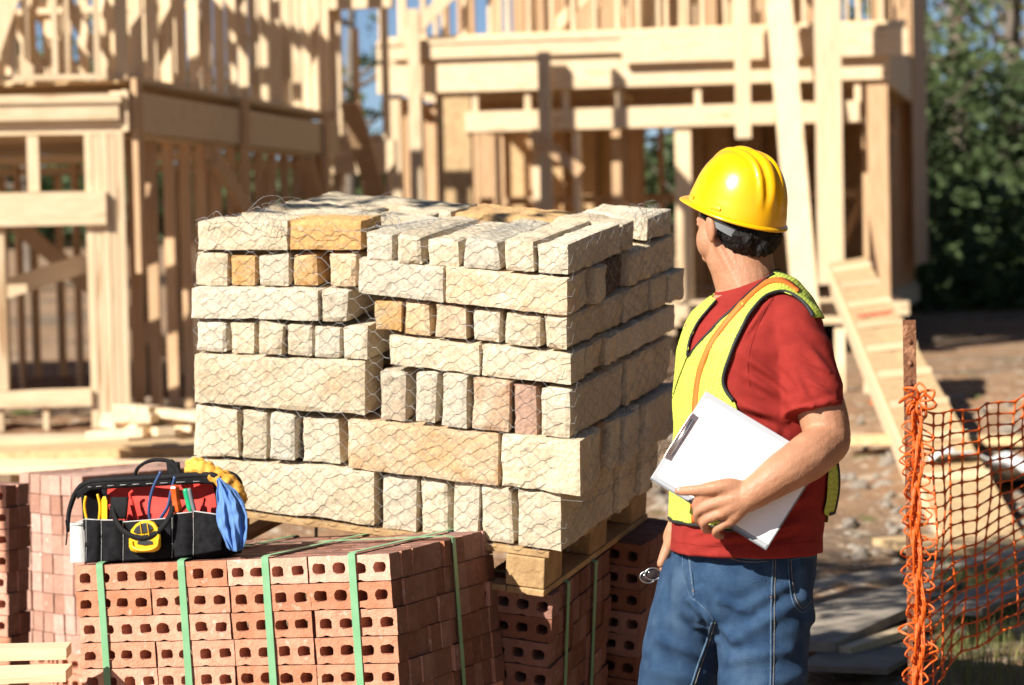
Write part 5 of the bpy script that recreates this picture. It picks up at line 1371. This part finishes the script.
x = MB(); quad(x, .0, 1.0, .985, 1.0, .0003, .0045); quad(x, .985, 1.0, 0, .984, .0003, .0045); x.build('board_edge', M['grey'], cl_)
# ---- sunglasses in the far hand
sg = empty('sunglasses', K(655,572,60), 'dark sunglasses dangling from the worker\'s far hand', 'glasses')
for i, (px, py, dz) in enumerate([(653,574,54),(648,577,78)]):
    x = MB(); x.ell(K(px, py, dz), ex*k(8)+ez*k(2), ey*k(2.5), ez*k(6), 14, 8); x.build('lens', M['lens'], sg, smooth=True)
    x = MB(); x.tube([K(px+8*math.cos(t*.35)*1.0, py-6*math.sin(t*.35), dz-2) for t in range(19)], k(.9), 6); x.build('rim', M['steel'], sg, smooth=True)
x = MB(); x.tube([K(661,572,56),(K(668,566,70)),K(674,566,90)], k(1), 6); x.build('temple_arm', M['steel'], sg)
# ------------------------------------------------------------------ tool bag on the brick stack
BO = CF.p(.868, -.0, .0)                  # front left top corner of the brick cube
bx, by, bz = -CF.u, CF.v, CF.w
def G(x, y, z): return BO+bx*(x)+by*(y)+bz*(z)
_c = on_plane(82, 565, BO, by); ox = (_c-BO).dot(bx)
def Gp(px, py, y=0):                      # a point of the bag's front plane, y metres behind it
    p0 = BO+by*(.025+y); return on_plane(px, py, p0, by)
def lo(p): d = p-BO; return d.dot(bx), d.dot(by), d.dot(bz)
x0, x1 = lo(Gp(84,560))[0], lo(Gp(222,552))[0]
ht = lo(Gp(150,479))[2]; BW = x1-x0
DY = .13; Y0 = .03
bag = empty('tool_bag', G((x0+x1)/2, Y0+DY/2, 0), 'black canvas tool bag with red lining, open and full of hand tools, on the bricks', 'tool bag')
def bagring(z, w, dep, yc, cx=None, n=40, sq=4):
    cx = (x0+x1)/2 if cx is None else cx
    out = []
    for i in range(n):
        t = 6.28318*i/n; c_, s_ = math.cos(t), math.sin(t); q = (abs(c_)**sq+abs(s_)**sq)**(1/sq)
        p = G(cx+w/2*c_/q, yc+dep/2*s_/q, z); p += V((noise.noise(p*18), noise.noise(p*18+V((3,3,3))), 0))*.006*(1 if z > .01 else .2); out.append(p)
    return out
yc = Y0+DY/2; lowh = ht*.50
b = MB(); rg = []
for z, w_, d_ in ((.003,.98,.97),(.012,1.0,1.0),(lowh*.5,1.03,1.03),(lowh*.9,1.01,1.0),(lowh,1.0,.96)): rg.append(bagring(z, BW*w_, DY*d_, yc))
for z, w_, d_ in ((lowh,.955,.88),(lowh*.6,.95,.86),(.02,.94,.84)): rg.append(bagring(z, BW*w_, DY*d_, yc))
b.rings(rg, True); b.build('lower_body', M['black'], bag, smooth=True)
# red lining panel behind the pockets
b = MB()
def red(a, c): 
    xx = x0+.02+(BW-.03)*a; z = lowh*.75+(ht*.985-lowh*.75)*c
    p = G(xx+.012*(.5-a)*(c), Y0+.05+.03*c+.012*math.sin(a*9+c*3), z); return p+V((0,noise.noise(p*25)*.006,0))
b.grid(red, 36, 16); o = b.build('red_lining', M['redcloth'], bag, smooth=True); sm = o.modifiers.new('s', 'SOLIDIFY'); sm.thickness = .002
# black gussets either side, sloping inwards to the frame
for sgn in (0, 1):
    b = MB()
    def gus(a, c):
        xb = x0-.0 if sgn == 0 else x1; xt = (x0-.018) if sgn == 0 else (x1-.006); s_ = 1 if sgn == 0 else -1
        z = lowh*.6+(ht*.98-lowh*.6)*c; xx = xb+(xt-xb)*c+s_*(a*(.022+.03*(1-c if sgn == 0 else c*.9+.3)))
        return G(xx, Y0+.008+.05*a+.02*c+.10*(0), z)
    b.grid(gus, 8, 14); o = b.build('side_gusset', M['black'], bag, smooth=True); sm = o.modifiers.new('s', 'SOLIDIFY'); sm.thickness = .003
    b = MB()
    def gsd(a, c):
        xb = x0-.0 if sgn == 0 else x1; xt = (x0-.018) if sgn == 0 else (x1-.008)
        z = lowh*.6+(ht*(.98-.12*a)-lowh*.6)*c; p = G(xb+(xt-xb)*c, Y0+.012+.02*c+(DY-.05)*a, z); return p+bx*.006*noise.noise(p*20)
    b.grid(gsd, 12, 12); o = b.build('end_panel', M['black'], bag, smooth=True); sm = o.modifiers.new('s', 'SOLIDIFY'); sm.thickness = .003
b = MB(); b.grid(lambda a, c: G(x0-.01+(BW-.0)*a, Y0+DY-.01-.02*c, lowh*.6+(ht*.88-lowh*.6)*c), 20, 10); o = b.build('back_panel', M['black'], bag, smooth=True); sm = o.modifiers.new('s', 'SOLIDIFY'); sm.thickness = .003
# padded frame round the mouth
fp = [Gp(68,532,.02), Gp(69,512,.03), Gp(77,491,.035), Gp(90,482,.035), Gp(120,479.5,.035), Gp(160,477.5,.035), Gp(200,475,.035), Gp(215,476,.035), Gp(224,484,.04), Gp(226,502,.04), Gp(224,525,.03)]
b = MB(); b.tube(smooth_curve(fp, 6), [.0035+.0045*math.sin(math.pi*i/60)**.5 for i in range(61)], 10); b.build('mouth_frame', M['blackweb'], bag, smooth=True)
fp2 = [G(*[(q if i != 1 else q+.075) for i, q in enumerate(lo(p))])+bz*(-.002) for p in fp]
b = MB(); b.tube(smooth_curve(fp2, 6), [.0035+.0045*math.sin(math.pi*i/60)**.5 for i in range(61)], 10); b.build('mouth_frame', M['blackweb'], bag, smooth=True)
def topflap(a, c):
    n = len(fp); f = 2+a*(n-5); i = int(f); t = f-i; i2 = min(i+1, n-1); A = fp[i].lerp(fp[i2], t)
    return A-bz*(.002+.018*c)-by*(.003-.004*c)
b = MB(); b.grid(topflap, 30, 4); o = b.build('top_band', M['blackweb'], bag, smooth=True); sm = o.modifiers.new('s', 'SOLIDIFY'); sm.thickness = .003
def pline(pts, r, name, m, yy=.0, dash=0, parent=None):
    c = smooth_curve([Gp(p[0], p[1], (p[2] if len(p) > 2 else yy)) for p in pts], 6); x = MB()
    if dash:
        for i in range(0, len(c)-1, 2): x.tube([c[i], c[i+1]], r, 5)
    else: x.tube(c, r, 6)
    return x.build(name, M[m], parent or bag, smooth=True)
pline([(88,487),(120,485),(160,483),(205,481)], .0006, 'top_stitching', 'piping', .027, 1)
# front pockets, bulging
PK = [(85,101,519,520,563,562),(101.5,123,520,520,562,561),(123.5,172,522,518,561,558),(172.5,193,514,512,558,555),(193.5,222,511,515,555,551)]
for i, (a0, a1, ta, tb, ba, bb) in enumerate(PK):
    b = MB()
    def pk(u, v):
        px = a0+(a1-a0)*u; py = (ta+(tb-ta)*u)*(1-v)+(ba+(bb-ba)*u)*v
        bul = .012*math.sin(math.pi*min(1,max(0,u)))*(.55+.45*math.sin(math.pi*(v*.8+.1)))
        p = Gp(px, py, -.002-bul); return p+by*.0035*noise.noise(p*40)
    b.grid(pk, 18, 18); o = b.build('pocket', M['black'], bag, smooth=True); sm = o.modifiers.new('s', 'SOLIDIFY'); sm.thickness = .0025
    b = MB(); b.tube([pk(u/18, 0)-by*.001 for u in range(19)], .0013, 6); b.build('pocket_piping', M['piping'], bag, smooth=True)
for px, t0, t1 in ((101.2,519,562),(123,521,561),(172,516,558),(193.2,512,555),(86,520,562)): pline([(px,t0),(px+.3,(t0+t1)/2),(px,t1)], .0006, 'pocket_stitching', 'piping', -.0055)
pline([(70,527,.0),(76,523,-.003),(84,519.5,-.004)], .0013, 'pocket_piping', 'piping')
pline([(66,545,.01),(67,533,.01),(66,520,.01)], .0022, 'zip_pull', 'blackweb'); 
# strap tab and the front carry handle looping down over the tape measure
b = MB(); b.grid(lambda u, v: Gp(111+17*u-2*v, 497+22*v, -.008-.004*math.sin(v*3)), 6, 8); o = b.build('hook_tab', M['blackweb'], bag, smooth=True); sm = o.modifiers.new('s', 'SOLIDIFY'); sm.thickness = .004
def web(pts, w, name, wd=None):
    c = smooth_curve([Gp(*p) for p in pts], 6); x = MB(); r_ = []
    for i, p in enumerate(c):
        t = (c[min(i+1,len(c)-1)]-c[max(i-1,0)]).normalized(); a = t.cross(by).normalized()*w/2; n = by*-.0022
        r_.append([p-a, p+a, p+a+n*1.6, p+n*2.2, p-a+n*1.6])
    x.rings(r_); o = x.build(name, M['blackweb'], bag, smooth=True); return o
web([(112,505,-.008),(116,520,-.016),(124,531,-.030),(136,537,-.040),(148,537,-.040),(160,530,-.034),(170,516,-.02),(174,500,.0)], .013, 'front_handle')
hd = smooth_curve([Gp(134,478,.06), Gp(138,468,.06), Gp(148,461.5,.06), Gp(160,460,.06), Gp(171,462,.06), Gp(178,470,.06), Gp(181,478,.06)], 6)
b = MB(); b.tube(hd, [.0045 if i < 24 else .0075 for i in range(len(hd))], 10); b.build('carry_handle', M['blackweb'], bag, smooth=True)
b = MB(); b.grid(lambda u, v: Gp(166+12*u+2*v, 462+16*v, .056), 5, 6); o = b.build('handle_wrap', M['blackweb'], bag, smooth=True); sm = o.modifiers.new('s', 'SOLIDIFY'); sm.thickness = .008

# ---- tools in the bag
def tool(name, label, cat, px, py, y=0): return empty(name, Gp(px, py, y), label, cat, 'tools in the bag')
def tube_px(pts, r, name, m, parent, n=8, it=5):
    c = smooth_curve([Gp(*p) for p in pts], it); x = MB()
    rr = r if not isinstance(r, (list, tuple)) else [r[min(len(r)-1, i//it)] for i in range(len(c))]
    x.tube(c, rr, n); return x.build(name, M[m], parent, smooth=True)
# tape measure
tm = tool('tape_measure', 'yellow and black tape measure clipped over the bag\'s front pocket', 'tape measure', 144, 552, -.03)
def disc(pts, y0, y1, name, m, parent, bev=.003):
    x = MB(); a = [Gp(p[0], p[1], y0) for p in pts]; c = sum(a, V((0,0,0)))/len(a)
    def at_(y, s_): return [Gp(p[0], p[1], y)*s_+ (c+by*(y-y0))*(1-s_) for p in pts]
    x.rings([at_(y0, .88), at_(y0+ (y1-y0)*.2, 1), at_(y1, 1)]); return x.build(name, M[m], parent, smooth=False, bevel=bev)
shape = [(129,547),(129,539),(131,530),(136,524),(142,520.5),(149,520),(155,522.5),(159,528),(161,536),(161,546),(159,550),(154,552),(136,552.5),(131,551)]
disc(shape, -.040, -.008, 'case', 'yellow', tm)
disc([(133,532),(136,527),(141,523.5),(147,522.5),(151,525),(153,529),(150,532),(143,533),(136,533.5)], -.0445, -.041, 'rubber_grip', 'blackrub', tm, .001)
for i in range(2): tube_px([(140+7*i,522,-.046),(141+7*i,529,-.047),(142+7*i,536,-.046)], .0012, 'grip_rib', 'yellow', tm)
tube_px([(132,541,-.042),(133,547,-.044),(140,550,-.046),(150,549.5,-.046),(157,546,-.044),(158,539,-.042)], .0032, 'handle_ring', 'yellow', tm)
disc([(137,544),(138,541),(145,540),(152,541),(153,544),(145,545.5)], -.0425, -.041, 'recess', 'blackrub', tm, 0)
# pliers with yellow grips
pl_ = tool('pliers', 'pliers with yellow handles sticking out of the left front pocket', 'pliers', 93, 530)
tube_px([(92,534,.0),(87,520,.0),(84.5,506,.0),(86,496,.0)], [.0028,.0034,.0034,.0026], 'grip', 'yellow', pl_); tube_px([(96,534,.004),(99,520,.004),(100,506,.004),(97.5,494,.004)], [.0028,.0034,.0034,.0026], 'grip', 'yellow', pl_)
tube_px([(92,534,.002),(94,542,.002),(94,550,.002)], .005, 'jaw', 'steel', pl_)
kn = tool('utility_knife', 'flat yellow knife handle standing in the pocket beside the pliers', 'knife', 104, 530)
disc([(101.5,521),(101.5,500),(103,496.5),(106,496.5),(107.5,501),(107.5,521)], -.004, .006, 'handle', 'yellow', kn, .002); tube_px([(104.5,520,.001),(105,535,.001)], .003, 'blade_holder', 'steel', kn)
# bolt cutters / big pliers with navy handles
bc_ = tool('cutters', 'long-handled cutters with navy grips crossing in the middle of the bag', 'cutters', 150, 530)
tube_px([(152,526,-.004),(149,514,-.004),(150,500,-.004),(154,486,-.002),(161,471.5,.0)], [.0035,.004,.004,.004,.0045], 'grip', 'blueh', bc_); tube_px([(155,526,.002),(162,516,.0),(168,506,.0),(171,492,.0),(175,476.5,.0)], [.0035,.004,.004,.004,.0045], 'grip', 'blueh', bc_)
tube_px([(153,526,.0),(153,540,.004)], .007, 'jaw', 'steel', bc_)
# screwdrivers
s1 = tool('screwdriver', 'orange clear-handled screwdriver upright in the bag', 'screwdriver', 177, 520)
o_ = smooth_curve([Gp(174.5,486.5,.0), Gp(176,500,.0), Gp(178,513,.0)], 6); x = MB(); x.tube([o_[0]+bz*.004]+o_, [.006,.011,.0125,.0125,.0115,.011,.011,.011,.0115,.0125,.0125,.0125,.012,.008], 6); x.build('handle', M['orangeh'], s1, smooth=False, bevel=.0008)
tube_px([(178,513,.0),(180,535,.004)], .003, 'shaft', 'steel', s1)
s2 = tool('screwdriver', 'green and black handled screwdriver leaning in the right pocket', 'screwdriver', 190, 520)
o_ = smooth_curve([Gp(185.5,488.5,.0), Gp(188,500,.0), Gp(191,512,.0)], 6); x = MB(); x.tube(o_, [.005,.0078]+[.0078]*9+[.006,.005], 8); x.build('handle', M['greenh'], s2, smooth=True)
x = MB(); o2 = [p+bx*.010 for p in o_]; x.tube(o2, [.004]+[.0055]*11+[.004], 8); x.build('handle_side', M['grey'], s2, smooth=True)
tube_px([(191,512,.0),(193,535,.004)], .003, 'shaft', 'steel', s2)
s3 = tool('pry_bar', 'dark red pry bar lying against the red lining', 'pry bar', 135, 510); tube_px([(131,500,.03),(134,512,.025),(138,528,.02)], .0055, 'bar', 'redcloth', s3); tube_px([(131,500,.03),(130,494,.03),(133,491,.03)], .004, 'claw', 'redcloth', s3)

# ---- leather glove over the bag's right shoulder
gl = MB()
def gt(pts, rs): 
    c = smooth_curve([Gp(*p) for p in pts], 5); rr = []
    for i in range(len(rs)-1): rr += [rs[i]+(rs[i+1]-rs[i])*j/5 for j in range(5)]
    gl.tube(c, rr+[rs[-1]], 12)
gt([(187,464,.06),(194,462.5,.055),(202,466,.05),(213,472,.05),(226,480,.05)], [.009,.0115,.012,.013,.016])
gt([(187,470,.05),(195,469,.042),(205,473,.04),(216,479,.04),(229,486,.045)], [.009,.0105,.011,.013,.018])
gt([(191,462,.09),(202,463,.085),(214,470,.08),(228,478,.07)], [.009,.011,.012,.016])
gt([(224,480,.055),(233,488,.055),(240,500,.06)], [.020,.022,.021]); gt([(230,484,.09),(238,492,.09),(243,503,.09)], [.016,.018,.014])
me = fuse(gl, .0026, 3)
push(me, lambda q: .004*noise.noise(q*45)+.0016*noise.noise(q*120)+.0016*math.sin(lo(q)[0]*260))
org = G(*lo(Gp(230,490,.06))); me.transform(Matrix.Translation(-org)); o = link('work_glove', me, M['leather'], None, org, smooth=True); tag(o, 'yellow leather work glove draped over the bag\'s right shoulder', 'glove')
# ---- blue cloth hanging from the bag
def cloth(u, v):
    w_ = [(217,221),(217.5,236),(217,244),(216.5,247.5),(217,247),(222,246),(228,242)]
    f = v*6; i = min(5, int(f)); t = f-i; a = w_[i][0]+(w_[i+1][0]-w_[i][0])*t; c = w_[i][1]+(w_[i+1][1]-w_[i][1])*t
    py = 480+72*v+ (-8*math.sin(u*3.1))*(1-v)*.3 - 6*abs(u-.55)*v
    fold = .009*math.sin(u*15+v*2.5)+.006*math.sin(u*27-v*6+1)
    p = Gp(a+(c-a)*u, py, -.012-.03*math.sin(u*math.pi)*min(1,v*3)*.5+fold*(.4+.6*v)); return p+by*.006*noise.noise(p*45)
b = MB(); b.grid(cloth, 46, 60); o = b.build('blue_cloth', M['bluecloth'], smooth=True); sm = o.modifiers.new('s', 'SOLIDIFY'); sm.thickness = .002; tag(o, 'blue cloth hanging off the right end of the tool bag', 'cloth')
# ---- white tub behind the bag's left end
x = MB(); c = Gp(82, 561, .16); rr = []
for z, r in ((0,.028),(.02,.028),(.07,.025),(.09,.022),(.093,.025),(.098,.025),(.098,.021),(.02,.022)): rr.append([c+bz*z+(bx*math.cos(6.28318*i/24)+by*math.sin(6.28318*i/24))*r for i in range(24)])
x.rings(rr); o = x.build('white_tub', M['white'], smooth=False); tag(o, 'white plastic tub standing behind the left end of the tool bag', 'tub')
